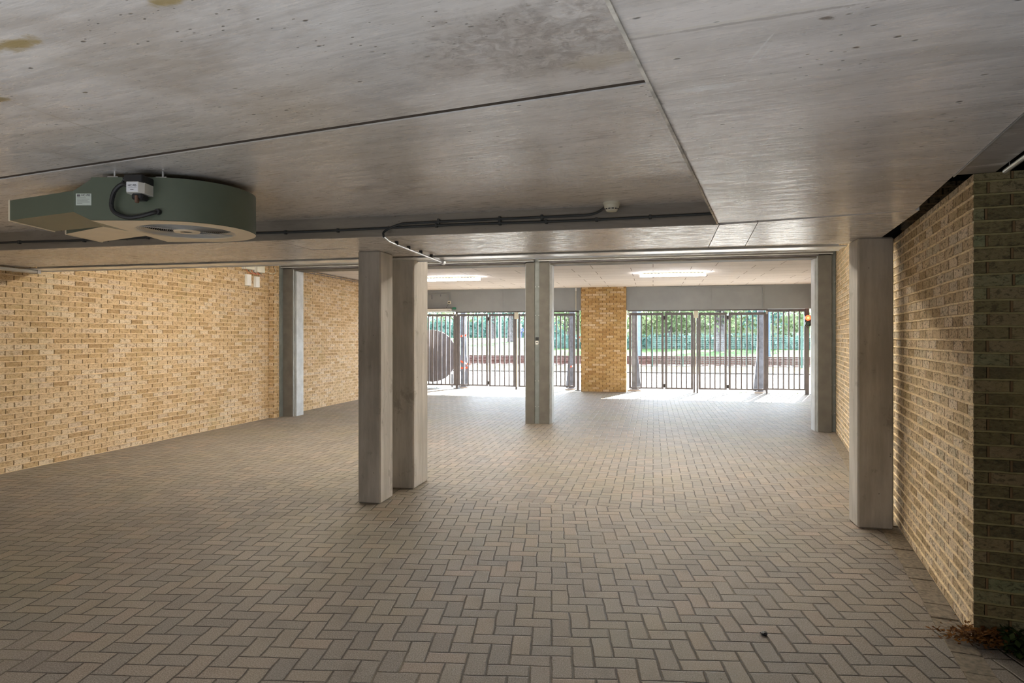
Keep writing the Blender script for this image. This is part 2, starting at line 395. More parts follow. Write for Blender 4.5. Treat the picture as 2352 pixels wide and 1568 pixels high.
# soldier course along the right wall
def edgecourse():
    random.seed(4); bm = bmesh.new(); s = -1.2
    while s < 7.2:
        if not (2.05 < s < 2.35):
            j = random.uniform(-.004, .004); p = [A(s+.006, -.135+j), A(s+.196, -.135+j), A(s+.196, -.010+j), A(s+.006, -.010+j)]
            prism(bm, p, -.02, .006+random.uniform(-.002, .004))
        s += .203
    o = new('trim_1', bm, plain('edge paver', (.235, .19, .135), .8, var=.3, scale=45, bump=.002)); o['kind'] = 'structure'
edgecourse()
def wallobj(name, origin, dirv, length, thick, z0, z1, mat, kind='structure'):
    """brick wall in its own frame: x along, y into the wall"""
    bm = bmesh.new(); box(bm, 0, length, 0, thick, z0, z1)
    o = new(name, bm, mat); o.location = (origin[0], origin[1], 0); o.rotation_euler = (0, 0, math.atan2(dirv[1], dirv[0])); o['kind'] = kind
    return o
# left wall: runs along +Y, interior on +X; local y (thickness) must point to -X
quad_prism('wall_near', [(LX-.3, -5.2), (5.5, -5.2), (5.5, -5.0), (LX-.3, -5.0)], 0, 2.9, M['brick'])
wallobj('wall_left', (LX, -5), (0, 1), 15.8, .35, 0, 3.3, M['brick'])
B('wall_left', [(LX-.35, LX+.10, 10.81, 10.98, 0, 3.3)], M['brick'], kind='structure')
wallobj('wall_left', (LX+.02, 10.98), (0, 1), 7.7, .35, 0, 3.3, M['brick'])
# right wall: local x runs from near corner away; mirrored so that thickness goes to +t
def right_wall():
    bm = bmesh.new(); Lw = 15.2
    box(bm, 0, Lw, -1.8, 0, 0, 2.325)
    random.seed(8)
    # raised mortar beds
    k = 1
    while k*.0652 < 2.32:
        z = k*.0652; n = 60; prev = None; off = random.uniform(-.002, .002)
        for i in range(n+1):
            xx = -.004+7.5*(i/n)**1.4; zz = z+off+random.uniform(-.0025, .0025)-.0015; hh = .0048+random.uniform(-.0010, .0010); dd = .006+random.uniform(-.003, .003)
            cur = [bm.verts.new(q) for q in ((xx, -.001, zz+hh), (xx, dd, zz+hh*.7), (xx, dd, zz-hh*.7), (xx, -.001, zz-hh))]
            if prev:
                for a in range(3): f = bm.faces.new((prev[a], cur[a], cur[a+1], prev[a+1])); f.material_index = 1
            else: f = bm.faces.new(cur[::-1]); f.material_index = 1
            prev = cur
        k += 1
    bmesh.ops.recalc_face_normals(bm, faces=bm.faces)
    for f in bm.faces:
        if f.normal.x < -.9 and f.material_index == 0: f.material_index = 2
    o = new('wall_right', bm, [M['brick_right'], plain('pale mortar', (.88, .69, .44), .9, var=.2, scale=30, bump=.001), M['brick_green']])
    o.location = (C0.x, C0.y, 0); o.rotation_euler = (0, 0, math.atan2(AD.y, AD.x)); o['kind'] = 'structure'
right_wall()
# far part of the right wall is taller (seen above the gates and through the door bays)
def far_upper():
    bm = bmesh.new(); box(bm, 2.35, 15.2, -1.8, -.002, 2.325, 3.3)
    o = new('wall_right', bm, M['brick_right']); o.location = (C0.x, C0.y, 0); o.rotation_euler = (0, 0, math.atan2(AD.y, AD.x)); o['kind'] = 'structure'
far_upper()
# dark space above and right of the near corner, and closing walls out of view
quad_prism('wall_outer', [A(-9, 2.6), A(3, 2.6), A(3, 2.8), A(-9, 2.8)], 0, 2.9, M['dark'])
quad_prism('ceiling', [(LX-.3, -5.2), (6.2, -5.2), (6.2, 6.0), (LX-.3, 6.0)], 2.78, 2.95, M['dark'])
quad_prism('ceiling', [(LX-.3, 5.9), (6.2, 5.9), (6.2, 18.5), (LX-.3, 18.5)], 3.38, 3.6, M['dark'])
quad_prism('ceiling', [(LX-.3, 5.9), (6.2, 5.9), (6.2, 5.98), (LX-.3, 5.98)], 2.7, 3.4, M['dark'])
# left slabs (soffit 2.46) parted by a joint
SX0 = C0+AT*(-1.31)                                            # plan line of the slab joint
def joint(s, off=0.): p = C0+AD*s+AT*(-1.318+off); return (p.x, p.y)
J0 = Vector((-.04, 2.44)); JT = -AT
def jl(d, off): p = J0+JT*d+AD*off; return (p.x, p.y)
quad_prism('ceiling', [jl(-1.0, .021), jl(9.5, .021), (LX, 4.70), (.9, 4.70)], 2.46, 2.80, M['conc'])
quad_prism('ceiling', [jl(-1.0, -.021), (-1.15, -5), (LX-.2, -5), jl(9.5, -.021)], 2.46, 2.80, M['conc'])
quad_prism('trim_7', [jl(-1.0, .021), jl(9.5, .021), jl(9.5, -.021), jl(-1.0, -.021)], 2.466, 2.50, M['seam'])
# right slab (soffit 2.30)
p0 = Vector((.43, 4.63)); p1 = Vector((1.59, 4.42))
def rs(s, t): p = p0+AD*s+AT*t; return (p.x, p.y)
quad_prism('ceiling', [rs(0, 0), rs(0, 1.175), rs(-9.6, 1.175), rs(-9.6, 0)], 2.30, 2.79, M['conc_r'])
bm = bmesh.new(); prism(bm, [rs(0, -.002), rs(0, .009), rs(-9.6, .009), rs(-9.6, -.002)], 2.293, 2.30); o = new('trim_2', bm, plain('pale mortar bead', (.66, .62, .55), .8, var=.3, scale=12)); o['kind'] = 'structure'
# beam soffit 2.30, three castings with hairline joints
quad_prism('ceiling_beam', [(LX, 4.70), (-3.0, 4.70), (-3.0, 5.88), (LX, 5.88)], 2.30, 2.80, M['conc_beam'])
def beamparts():
    g = .004
    quad_prism('ceiling_beam', [(-3.0+.0, 4.70), (-2.60, 4.70), (-2.66, 5.28), (-3.0, 5.26)], 2.302, 2.80, M['conc_beam'])
    quad_prism('ceiling_beam', [(-3.0, 5.265), (-2.66, 5.285), (-2.35, 5.30), (-2.35, 5.88), (-3.0, 5.88)], 2.300, 2.80, M['conc_beam'])
    quad_prism('ceiling_beam', [(-2.595, 4.70), (.45, 4.70), (.47, 5.88), (-2.345, 5.88), (-2.345, 5.30), (-2.655, 5.28)], 2.30, 2.80, M['conc_beam'])
    e = rs(.008, -.0); f_ = rs(.008, 1.2)
    quad_prism('ceiling_beam', [(.456, 4.72), (.70, 4.665), (.775, 5.88), (.476, 5.88)], 2.3, 2.80, M['conc_bright'])
    quad_prism('ceiling_beam', [(.705, 4.665), (f_[0], f_[1]), A(2.55, -.16), (1.75, 5.88), (.780, 5.88)], 2.3, 2.80, M['conc_bright'])
beamparts()
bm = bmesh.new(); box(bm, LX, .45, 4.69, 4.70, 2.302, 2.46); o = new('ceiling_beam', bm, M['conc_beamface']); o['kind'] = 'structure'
# metal fascia behind the beam
B('trim_3', [(LX+.02, 1.60, 5.915, 6.14, 2.284, 2.292), (LX+.02, 1.60, 6.14, 6.15, 2.274, 2.40)], M['fascia'], kind='structure')
B('trim_4', [(LX, 2.0, 5.88, 5.92, 2.306, 2.85)], M['dark'], kind='structure')  # dark strip standing for the shadow in the gap
# ceilings beyond
quad_prism('ceiling', [(LX-.3, 5.99), (2.6, 5.99), (3.6, 11.0), (LX-.3, 11.0)], 3.15, 3.4, M['conc'])
quad_prism('ceiling', [(LX-.3, 11.0), (4.6, 11.0), (4.6, 18.6), (LX-.3, 18.6)], 2.92, 3.4, M['boards'])
quad_prism('wall_far', [(-1.98, 18.05), (-.73, 18.05), (-.73, 18.50), (-1.98, 18.50)], 0, 2.92, M['brick_pier'])
def lintel(x0, x1, seam):
    B('wall_far', [(x0, seam-.004, 18.14, 18.45, 2.275, 2.918), (seam+.004, x1, 18.14, 18.45, 2.275, 2.918), (seam-.01, seam+.01, 18.147, 18.4, 2.28, 2.91)], M['lintel'], kind='structure')
lintel(LX, -1.985, -4.25); lintel(-.725, 4.15, 1.55)
B('wall_far', [(LX-.4, 8, 18.45, 18.6, 2.6, 6.5)], M['brick_pier'], kind='structure')      # facade above
B('wall_far', [(4.3, 12, 18.2, 18.6, 0, 6.5), (-16, -7.42, 18.2, 18.6, 0, 6.5)], M['brick_pier'], kind='structure')
# strip between slab and right wall, over the open corner
quad_prism('trim_5', [rs(-.92, 1.185), rs(-.92, 1.345), rs(-9.6, 1.345), rs(-9.6, 1.185)], 2.302, 2.40, concrete('smeared concrete strip', base=(.36, .34, .34), rot=AR, stain=.7, pale=.6))
quad_prism('trim_6', [rs(-.90, 1.178), rs(-.90, 1.183), rs(-9.6, 1.183), rs(-9.6, 1.178)], 2.296, 2.40, M['galv'])

# ------------------------------------------------------------------ columns
def column(x0, x1, y0, y1, z1, label):
    bm = bmesh.new(); box(bm, x0, x1, y0, y1, 0, z1, bev=.012)
    o = new('concrete_column', bm, M['column']); o.data.transform(Matrix.Translation((-x0, -y0, 0))); o.location = (x0, y0, 0)
    return tag(o, label, 'column', 'square concrete columns under the beam')
column(-2.635, -2.415, 5.43, 5.72, 2.30, 'square concrete column nearest the camera, front one of the close pair')
column(-2.74, -2.325, 6.03, 6.44, 2.62, 'wide concrete column right behind the front one of the pair')
column(1.585, 1.845, 5.56, 5.80, 2.30, 'square concrete column standing against the right brick wall')

# ------------------------------------------------------------------ door frames
def guide(x0, x1, parent, lit):
    bm = bmesh.new(); y0, y1 = 11.08, 11.43
    box(bm, x0, x1, y0, y1, 0, 2.83, bev=.004)
    s = x1 if lit > 0 else x0
    box(bm, min(s, s+.012*lit), max(s, s+.012*lit), y0+.03, y0+.05, 0, 2.82, 1)
    box(bm, min(s, s+.03*lit), max(s, s+.03*lit), y0+.10, y1, 0, 2.80, 1)  # side face coloured pale to stand for gate light on it
    return new('guide_rail', bm, [M['steel'], M['steel_side']], parent)
def doorframe(x0, x1, wl, wr, label):
    r = empty('door_frame', ((x0+x1)/2, 11.1, 0), label, 'door frame', 'steel frames of the two roller door bays')
    r_loc = Matrix.Translation((-(x0+x1)/2, -11.1, 0))
    a = guide(x0, x0+wl, r, 1); b = guide(x1-wr, x1, r, -1)
    h = B('header', [(x0, x1, 11.02, 11.40, 2.845, 3.14, 0), (x0, x1, 11.0, 11.03, 2.835, 2.85, 1), (x0+wl, x1-wr, 11.06, 11.40, 2.815, 2.845, 2), (x0+wl, x1-wr, 11.12, 11.40, 2.79, 2.815, 0)], [M['steel'], M['steel_side'], M['gate']], r)
    for c in (a, b, h): c.data.transform(r_loc)
    return r
doorframe(-6.93, -2.03, .20, .155, 'steel roller door frame of the left bay, before the brick wall')
doorframe(-1.945, 2.78, .175, .20, 'steel roller door frame of the right bay, wide open')
def keyplate(parent, x, y, z):
    k = B('key_switch', [(x-.028, x+.028, y-.012, y, z, z+.055, 0), (x-.028, x+.028, y-.012, y, z-.075, z-.004, 1)], [M['black'], M['white']], parent, bev=.002)
    k['label'] = 'small black and white key switch'
    bm = bmesh.new(); lathe(bm, [(0, -.004), (.012, -.004), (.014, 0)], (x, y-.012, z-.036), 12, axis='y'); new('keyhole', bm, M['ink'], k)
def post(name, x0, x1, y0, y1, label, key=True, z1=3.14):
    r = empty(name, ((x0+x1)/2, y0, 0), label, 'post'); w_ = (x1-x0)/2
    B('plate', [(-w_, w_, 0, y1-y0, 0, z1)], M['steel_blue'], r)
    for z in (.3, .75, 1.9, 2.4):
        for sx in (-.7, .7):
            bm = bmesh.new(); lathe(bm, [(0, -.006), (.007, -.005), (.008, 0)], (sx*w_, 0, z), 8, axis='y'); new('bolt', bm, M['galv'], r)
    if key: keyplate(r, 0, 0, 1.46)
    return r
post('mullion', -2.03+.001, -1.946, 11.10, 11.3, 'narrow blue grey steel mullion with key switch between the two door bays')
post('steel_post', -7.03, -6.932, 10.985, 11.4, 'blue grey steel post with key switch at the left brick wall')
post('steel_post', 2.782, 2.853, 11.15, 11.4, 'blue grey steel post at the right brick wall, beside the open bay', key=False)

# ------------------------------------------------------------------ ceiling fan
def fan():
    Rc, Dc = -2.05, 4.05; th = YAW
    cx_, cy_ = Rc*math.cos(th)-Dc*math.sin(th), Rc*math.sin(th)+Dc*math.cos(th)
    r = empty('jet_fan', (cx_, cy_, 2.176), 'flat grey jet fan with round grille and two outlet ducts hung under the slab', 'fan', rz=th)
    T = .244; R_ = .405; RI = .285
    n = 40; ring = [(R_*math.cos(a), R_*math.sin(a)) for a in (-PI/2+PI*i/n for i in range(n+1))]
    outl = [(-.34, -.405)]+ring+[(-.34, .405)]
    # housing: side wall + top
    bm = bmesh.new()
    a = [bm.verts.new((x, y, 0)) for x, y in outl]; b = [bm.verts.new((x, y, T)) for x, y in outl]
    m_ = len(outl)
    for i in range(m_-1): bm.faces.new((a[i], a[i+1], b[i+1], b[i]))
    bm.faces.new(b)
    # inner inlet well
    N = 48
    inn = [bm.verts.new((RI*math.cos(2*PI*k/N)+.005, RI*math.sin(2*PI*k/N), 0)) for k in range(N)]
    bmesh.ops.recalc_face_normals(bm, faces=bm.faces)
    bmesh.ops.delete(bm, geom=inn, context='VERTS')
    new('housing', bm, M['fan_shade'], r, smooth=True)
    # underside ring plate with a folded rim around the inlet
    bm = bmesh.new(); N = 48
    def outer(a):                                       # boundary point of the housing outline in direction a
        dx, dy = math.cos(a), math.sin(a)
        if dx >= 0: return (R_*dx, R_*dy)
        k_ = min(R_/abs(dy) if abs(dy) > 1e-6 else 9, .34/abs(dx)); return (k_*dx, k_*dy)
    angs = sorted([2*PI*k/N for k in range(N)]+[PI-math.atan2(.405, .34), PI+math.atan2(.405, .34)]); m2 = len(angs)
    vo = [bm.verts.new((*outer(a), -.002)) for a in angs]
    vi = [bm.verts.new((RI*math.cos(a), RI*math.sin(a), -.002)) for a in angs]
    for k in range(m2): bm.faces.new((vo[k], vi[k], vi[(k+1) % m2], vo[(k+1) % m2]))
    v2 = [bm.verts.new((RI*.95*math.cos(a), RI*.95*math.sin(a), .03)) for a in angs]
    for k in range(m2): bm.faces.new((vi[k], vi[(k+1) % m2], v2[(k+1) % m2], v2[k]))
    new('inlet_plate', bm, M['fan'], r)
    # dark inside: impeller disc with blades
    bm = bmesh.new(); lathe(bm, [(0, .16), (RI*.93, .16)], (0, 0, 0), 40)
    for k in range(12):
        a0 = 2*PI*k/12
        for (ra, rb) in ((.09, .25),):
            p = [(ra*math.cos(a0), ra*math.sin(a0)), (rb*math.cos(a0+.35), rb*math.sin(a0+.35))]
            q = [bm.verts.new((p[0][0], p[0][1], .16)), bm.verts.new((p[1][0], p[1][1], .16)), bm.verts.new((p[1][0], p[1][1], .06)), bm.verts.new((p[0][0], p[0][1], .06))]
            bm.faces.new(q)
    new('impeller', bm, M['dark'], r)
    g = bmesh.new()
    for k in range(17):
        rr = .085+k*.0118
        tube(g, [(rr*math.cos(2*PI*i/48)+.0, rr*math.sin(2*PI*i/48), .004) for i in range(49)], .0009, 5, cap=False)
    for k in range(4):
        a0 = PI/4+k*PI/2; tube(g, [(.07*math.cos(a0), .07*math.sin(a0), .008), (RI*math.cos(a0), RI*math.sin(a0), .006)], .003, 5)
    gr = new('inlet_grille', g, M['grille'], r)
    h = bmesh.new(); lathe(h, [(.038, .002), (.038, -.004), (.074, -.004), (.078, .004)], (0, 0, 0), 32); new('hub_ring', h, M['fan'], r)
    h = bmesh.new(); lathe(h, [(0, .012), (.038, .010)], (0, 0, 0), 24); new('hub_core', h, M['wood'], r)
    # outlet ducts in local x,y (from r,d)
    z0, z1 = .047, .168
    def duct(near, far, start_near, start_far):
        bm = bmesh.new()
        # stations: body edge (full height), transition, end
        st = []
        (sn, sf) = (start_near, start_far)
        A_ = [(-.34, sn[1], 0), (-.34, sf[1], 0), (-.34, sf[1], T-.012), (-.34, sn[1], T-.012)]
        B_ = [(near[0][0], near[0][1], z0), (far[0][0], far[0][1], z0), (far[0][0], far[0][1], z1), (near[0][0], near[0][1], z1)]
        C_ = [(near[1][0], near[1][1], z0), (far[1][0], far[1][1], z0), (far[1][0], far[1][1], z1), (near[1][0], near[1][1], z1)]
        vs = [[bm.verts.new(p) for p in q] for q in (A_, B_, C_)]
        for u, v in zip(vs, vs[1:]):
            for k in range(4): bm.faces.new((u[k], u[(k+1) % 4], v[(k+1) % 4], v[k]))
        bmesh.ops.recalc_face_normals(bm, faces=bm.faces)
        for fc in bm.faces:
            if fc.normal.z > -.5: fc.material_index = 1  # lit underside and shaded sides coloured apart by facing
        d = new('outlet_duct', bm, [M['fan'], M['fan_shade']], r)
        # rolled lip at the mouth
        lb = bmesh.new(); e = [Vector(p) for p in C_]
        for k in range(4): tube(lb, [e[k], e[(k+1) % 4]], .006, 6)
        new('lip', lb, M['fan'], d)
        bm = bmesh.new(); bm.faces.new([bm.verts.new(Vector(p)+Vector((.05, 0, 0))) for p in C_]); new('mouth', bm, M['dark'], d)
    f = lambda rr, dd: (rr-Rc, dd-Dc)
    duct([f(-2.488, 3.645), f(-3.06, 3.91)], [f(-2.62, 4.12), f(-3.07, 4.31)], f(-2.39, 3.645), f(-2.39, 4.04))
    duct([f(-2.625, 4.125), f(-3.07, 4.42)], [f(-2.56, 4.494), f(-3.05, 4.78)], f(-2.39, 4.045), f(-2.39, 4.445))
    # isolator switch on the side facing the camera
    y0 = -.405
    sw = B('isolator_switch', [(-.085, .016, y0-.115, y0+.004, .190, .232)], M['black'], r, bev=.004)
    bm = bmesh.new(); prism(bm, [(-.083, y0-.09), (-.070, y0-.114), (-.005, y0-.114), (.014, y0-.085), (.014, y0+.002), (-.083, y0+.002)], .133, .192)
    c = new('cover', bm, M['white'], sw); c['label'] = 'white cover'
    B('name_plate', [(-.070, -.007, y0-.1155, y0-.113, .137, .188)], M['paper_white'], sw)
    letters('HC PI5', .016, sw, M['ink'], Matrix.Translation((-.038, y0-.1162, .170)) @ Matrix.Rotation(PI/2, 4, 'X'))
    Bs('printed_line', [(-.062, -.014, y0-.1164, y0-.1156, .1575, .1582), (-.048, -.030, y0-.1164, y0-.1156, .146, .149)], M['ink'], sw)
    g = bmesh.new(); box(g, -.060, .002, y0-.09, y0-.02, .100, .134, bev=.008); new('gland', g, M['black'], sw)
    g = bmesh.new(); box(g, -.036, -.020, y0-.10, y0-.075, .080, .122, bev=.004); new('handle', g, M['wood'], sw)
    hp = bezier([(-.08, y0-.05, .17), (-.134, y0-.04, .195), (-.185, y0-.035, .155), (-.205, y0-.03, .080), (-.183, y0-.03, .036), (-.112, y0-.03, .010), (-.039, y0-.03, .018), (.030, y0-.02, .040), (.045, y0+.005, .046)], 8)
    g = bmesh.new(); rr = [.0115+.0012*(i % 2) for i in range(len(hp))]; tube(g, hp, rr, 8); new('flexible_conduit', g, M['black'], r, smooth=True)
    g = bmesh.new(); lathe(g, [(.0, -.02), (.015, -.02), (.017, .0)], (.045, y0, .046), 12, axis='y'); new('cable_gland', g, M['black'], r)
    rl = B('rating_label', [(-.425, -.337, y0-.0015, y0+.001, .084, .151)], M['paper'], r)
    letters('HC-PI5', .017, rl, M['ink'], Matrix.Translation((-.368, y0-.002, .141)) @ Matrix.Rotation(PI/2, 4, 'X'))
    Bs('printed_text', [(-.418, -.400, y0-.0022, y0-.0014, .134, .146)]+[(-.418, -.418+w_, y0-.0022, y0-.0014, z, z+.0015) for z, w_ in ((.126, .05), (.118, .07), (.110, .06), (.102, .072), (.094, .03))], M['gate'], rl)
    for (bx, by) in ((.05, -.37), (-.22, -.38), (.25, .25), (-.25, .36)):
        g = bmesh.new(); box(g, bx-.03, bx+.03, by-.02, by+.02, T, T+.006); tube(g, [(bx, by, T), (bx, by, .283)], .006, 8)
        new('hanger', g, M['galv'], r)
    g = bmesh.new(); tube(g, [(-.15, y0-.01, .238), (-.075, y0-.05, .222)], .006, 6); tube(g, [(-.165, y0-.004, .205), (-.148, y0-.006, .232)], .005, 6); new('cable_stub', g, M['black'], r)
fan()

# ------------------------------------------------------------------ smoke detector, conduits
def detector():
    r = empty('smoke_detector', (-.285, 4.565, 2.46), 'cream round smoke detector on the slab beside the beam', 'smoke detector')
    bm = bmesh.new(); lathe(bm, [(0, 0), (.060, 0), (.060, -.014), (.055, -.018)], seg=32); new('base', bm, M['cream'], r, smooth=True)
    bm = bmesh.new(); lathe(bm, [(.055, -.018), (.052, -.034), (.044, -.050), (.036, -.062), (.0, -.066)], seg=32); new('head', bm, M['cream'], r, smooth=True)
    for k in range(12):
        a0 = 2*PI*k/12+.05; a1 = a0+.36; bm = bmesh.new()
        p = [(rr*math.cos(a), rr*math.sin(a), z) for a, rr, z in ((a0, .0485, -.044), (a1, .0485, -.044), (a1, .0450, -.051), (a0, .0450, -.051))]
        bm.faces.new([bm.verts.new(q) for q in p]); new('vent_slot', bm, M['ink'], r)
detector()
def conduit(name, pts, rad, clips, mat, label, cat='conduit', group=None, clipmat=None, cliphalf=(.012, .012, .02)):
    p0_ = Vector(pts[0]); r = empty(name, p0_, label, cat, group)
    bm = bmesh.new(); tube(bm, [Vector(p)-p0_ for p in pts], rad, 8); new('pipe', bm, mat, r, smooth=True)
    for c in clips:
        c = Vector(c)-p0_; bm = bmesh.new(); h = cliphalf
        box(bm, c.x-h[0], c.x+h[0], c.y-h[1], c.y+h[1], c.z-h[2], c.z+h[2], bev=.003); new('clip', bm, clipmat or mat, r)
    return r
cz = lambda X: 2.362+.004*math.sin(X*3)+(.008 if X > -1.9 else 0)*(X+1.9)/2.3
conduit('cable_conduit', [(x, 4.672, cz(x)) for x in [LX+.02]+[-6.8+.25*k for k in range(29)]+[.40]], .0095,
        [(x, 4.676, cz(x)) for x in (-6.6, -5.55, -4.85, -4.2, -3.6, -2.90, -2.44, -1.62, -1.12, -.77, -.40, -.02)], M['conduit'], 'long dark cable conduit clipped along the side of the concrete beam', cliphalf=(.010, .014, .015))
up = lambda x: 2.392
conduit('cable_conduit', bezier([(-2.01, 4.58, 2.282), (-2.03, 4.64, 2.33), (-1.93, 4.66, 2.38), (-1.8, 4.667, 2.392), (-1.2, 4.668, 2.396), (-.6, 4.668, 2.398), (-.46, 4.667, 2.400), (-.39, 4.64, 2.41), (-.345, 4.59, 2.425), (-.33, 4.575, 2.44)], 6), .009,
        [(x, 4.672, 2.395) for x in (-1.60, -1.12, -.80)], M['conduit'], 'short dark conduit running up to the smoke detector from the beam side', cliphalf=(.010, .012, .021))
conduit('metal_conduit', [(-2.02, 4.60, 2.283), (-2.055, 4.78, 2.278), (-2.06, 4.95, 2.274), (-2.06, 6.12, 2.262)], .0105,
        [(-2.058, 4.95, 2.286), (-2.06, 5.22, 2.286), (-2.06, 5.52, 2.286), (-2.06, 5.80, 2.285)], M['galv'], 'shiny metal conduit with black clips crossing the beam soffit', clipmat=M['black'], cliphalf=(.014, .012, .016))
def endcap():
    bm = bmesh.new(); lathe(bm, [(0, -.03), (.02, -.03), (.022, .03), (.012, .035), (.0, .03)], (0, 0, 0), 16, axis='y'); return bm
o = new('conduit_end_fitting', endcap(), M['galv'], smooth=True); o.location = (-2.06, 6.14, 2.262); tag(o, 'round metal end fitting of the shiny conduit hanging past the beam', 'fitting')
# pipe at the right edge of the slab
def edgepipe():
    a = Vector((*rs(-1.02, 1.355), 2.28)); d = Vector((AD.x, AD.y, 0))*-1
    r = empty('ceiling_pipe', a, 'pale metal pipe hung beside the slab edge at the upper right', 'pipe')
    bm = bmesh.new(); tube(bm, [d*0, d*6], .011, 10); new('pipe', bm, M['galv'], r, smooth=True)
    bm = bmesh.new(); tube(bm, [d*.38, d*.40], .0125, 12); new('coupling', bm, M['black'], r)
    for k in (.06, .55, 1.05, 1.6):
        bm = bmesh.new(); tube(bm, [d*k, d*k+Vector((0, 0, .045))], .0016, 6); new('hanger', bm, M['galv'], r)
edgepipe()

# ------------------------------------------------------------------ left wall devices
def wallbox(y0, y1, z0, z1, dep, label, name='junction_box', group=None, lid=True):
    r = empty(name, (LX, (y0+y1)/2, z0), label, 'junction box', group); h = (y1-y0)/2; H = z1-z0
    B('enclosure', [(0, dep*.7, -h, h, 0, H)], M['white'], r, bev=.004)
    B('lid', [(dep*.7, dep, -h+.004, h-.004, .004, H-.004)], M['cream'] if lid else M['white'], r, bev=.004)
    return r
wallbox(9.98, 10.24, 2.715, 2.98, .09, 'cream junction box high on the left brick wall, left of the two large ones')
wallbox(10.31, 10.55, 2.69, 2.98, .09, 'white junction box high on the left brick wall, nearest the steel door frame')
wallbox(10.07, 10.20, 2.43, 2.635, .05, 'slim white box under the left junction box on the brick wall', 'small_box', lid=False)
wallbox(10.33, 10.45, 2.42, 2.62, .05, 'slim white box under the right junction box on the brick wall', 'small_box', lid=False)
def wires():
    random.seed(3); bm = bmesh.new()
    for k in range(9):
        y = 10.04+.05*k; tube(bm, bezier([(LX+.05, y, 2.72), (LX+.06, y+.02, 2.68), (LX+.05, y+.10, 2.665+random.uniform(-.01, .01)), (LX+.05, 10.5, 2.655), (LX+.05, 10.62, 2.69), (LX+.05, 10.74, 2.78), (LX+.04, 10.79, 3.0)], 5), .004, 5, mi=k % 3)
    tube(bm, bezier([(LX+.05, 10.70, 2.72), (LX+.09, 10.78, 2.70), (LX+.13, 10.83, 2.74), (LX+.12, 10.80, 2.83)], 5), .006, 5, mi=2)
    o = new('cable_bundle', bm, [M['red_tape'], M['conduit'], M['cream']]); tag(o, 'loose bundle of thin cables between the junction boxes and the door frame', 'cables')
wires()
def walltray():
    r = empty('wall_luminaire', (LX+.10, 5.45, 2.25), 'narrow white batten under the beam on the left wall, unlit', 'light')
    B('body', [(-.06, .05, -1.0, .60, .0, .03)], M['white'], r, bev=.004)
    B('end_cap', [(-.065, .055, .58, .62, -.005, .034)], M['galv'], r)
    Bs('bracket', [(-.1, -.06, -.3, -.26, .0, .02), (-.1, -.06, .4, .44, .0, .02)], M['galv'], r)
walltray()
# cable runs high on the far left wall
for zz, lab in ((2.86, 'lower thin dark cable run high on the far left brick wall'), (2.90, 'upper thin dark cable run under the ceiling of the far left brick wall')):
    conduit('wall_cable', [(LX+.03, 11.5, zz), (LX+.03, 18.0, zz-.0)], .007, [(LX+.03, 11.8+.6*k, zz) for k in range(10)], M['gate'], lab, cat='cable', cliphalf=(.01, .012, .011))

# ------------------------------------------------------------------ fluorescent lights
def lamp(x0, x1, y, label, mid=False):
    r = empty('tube_light', ((x0+x1)/2, y, 2.92), label, 'light', 'tube lights on the far ceiling'); h = (x1-x0)/2
    B('tray', [(-h+.03, h-.03, -.05, .05, -.035, 0)], M['lampbody'], r, bev=.004)
    x = -h+.08
    while x < h-.1 and not mid: B('vent_slot', [(x, x+.045, -.052, -.049, -.03, -.016)], M['black'], r); x += .075
    bm = bmesh.new(); prism(bm, [(-.055, -.036), (.055, -.036), (.04, -.085), (-.04, -.085)], -h, h, ax='x'); d = new('diffuser', bm, M['tube_fill' if mid else 'tube'], r)
    return r
lamp(-.28, 1.10, 14.3, 'lit tube light on the far ceiling in front of the right gate')
lamp(-5.25, -3.90, 14.3, 'lit tube light on the far ceiling in front of the left gate')
for x, y, lab in ((-4.9, 8.0, 'added fill tube light in the middle bay near the left brick wall, behind the beam'), (-3.2, 8.2, 'added fill tube light in the middle bay, left of its centre, behind the beam'), (-.6, 8.2, 'added fill tube light in the middle bay, right of its centre, behind the beam'), (1.3, 7.6, 'added fill tube light in the middle bay near the right brick wall, behind the beam')):  # unseen lights added to brighten the bay and its walls
    o = lamp(x-.7, x+.7, y, lab, True); o.location.z = 3.15

# ------------------------------------------------------------------ gates
GY = 18.3
def leaf(x0, x1, bars, z0, z1, label, name='gate_leaf', group='folding gate leaves of grey steel bars', st=.06, y=GY):
    xc = (x0+x1)/2; r = empty(name, (xc, y, 0), label, 'gate', group)
    B('frame', [(x0-xc, x0-xc+st, -.025, .025, z0, z1), (x1-xc-st, x1-xc, -.025, .025, z0, z1), (x0-xc+st, x1-xc-st, -.025, .025, z1-.07, z1), (x0-xc+st, x1-xc-st, -.025, .025, z0, z0+.045)], M['gate'], r, bev=.003)
    B('bars', [(b-xc-.018, b-xc+.018, -.02, .012, z0+.045, z1-.07) for b in bars], M['gate'], r)
    return r
def lin(a, b, n): return [a+(b-a)*(i+1)/(n+1) for i in range(n)]
leaf(-5.66, -4.74, lin(-5.62, -4.78, 5), .085, 2.21, 'outer gate leaf of the left bay, with a taped column behind it')
leaf(-4.71, -3.92, lin(-4.67, -3.96, 4), .075, 2.21, 'second gate leaf of the left bay, left of the pale lock box')
leaf(-3.83, -3.03, lin(-3.79, -3.07, 4), .075, 2.20, 'third gate leaf of the left bay, partly hidden by the steel mullion')
leaf(-3.0, -2.17, lin(-2.96, -2.22, 5), .10, 2.20, 'fourth gate leaf of the left bay, beside the brick pier')
leaf(-.66, .285, lin(-.60, .24, 5), .085, 2.20, 'outer left gate leaf of the right bay, beside the brick pier')
leaf(.325, 1.075, lin(.37, 1.03, 4), .085, 2.20, 'second gate leaf of the right bay, left of the lock box')
leaf(1.215, 1.955, lin(1.26, 1.91, 4), .09, 2.19, 'third gate leaf of the right bay, right of the lock box')
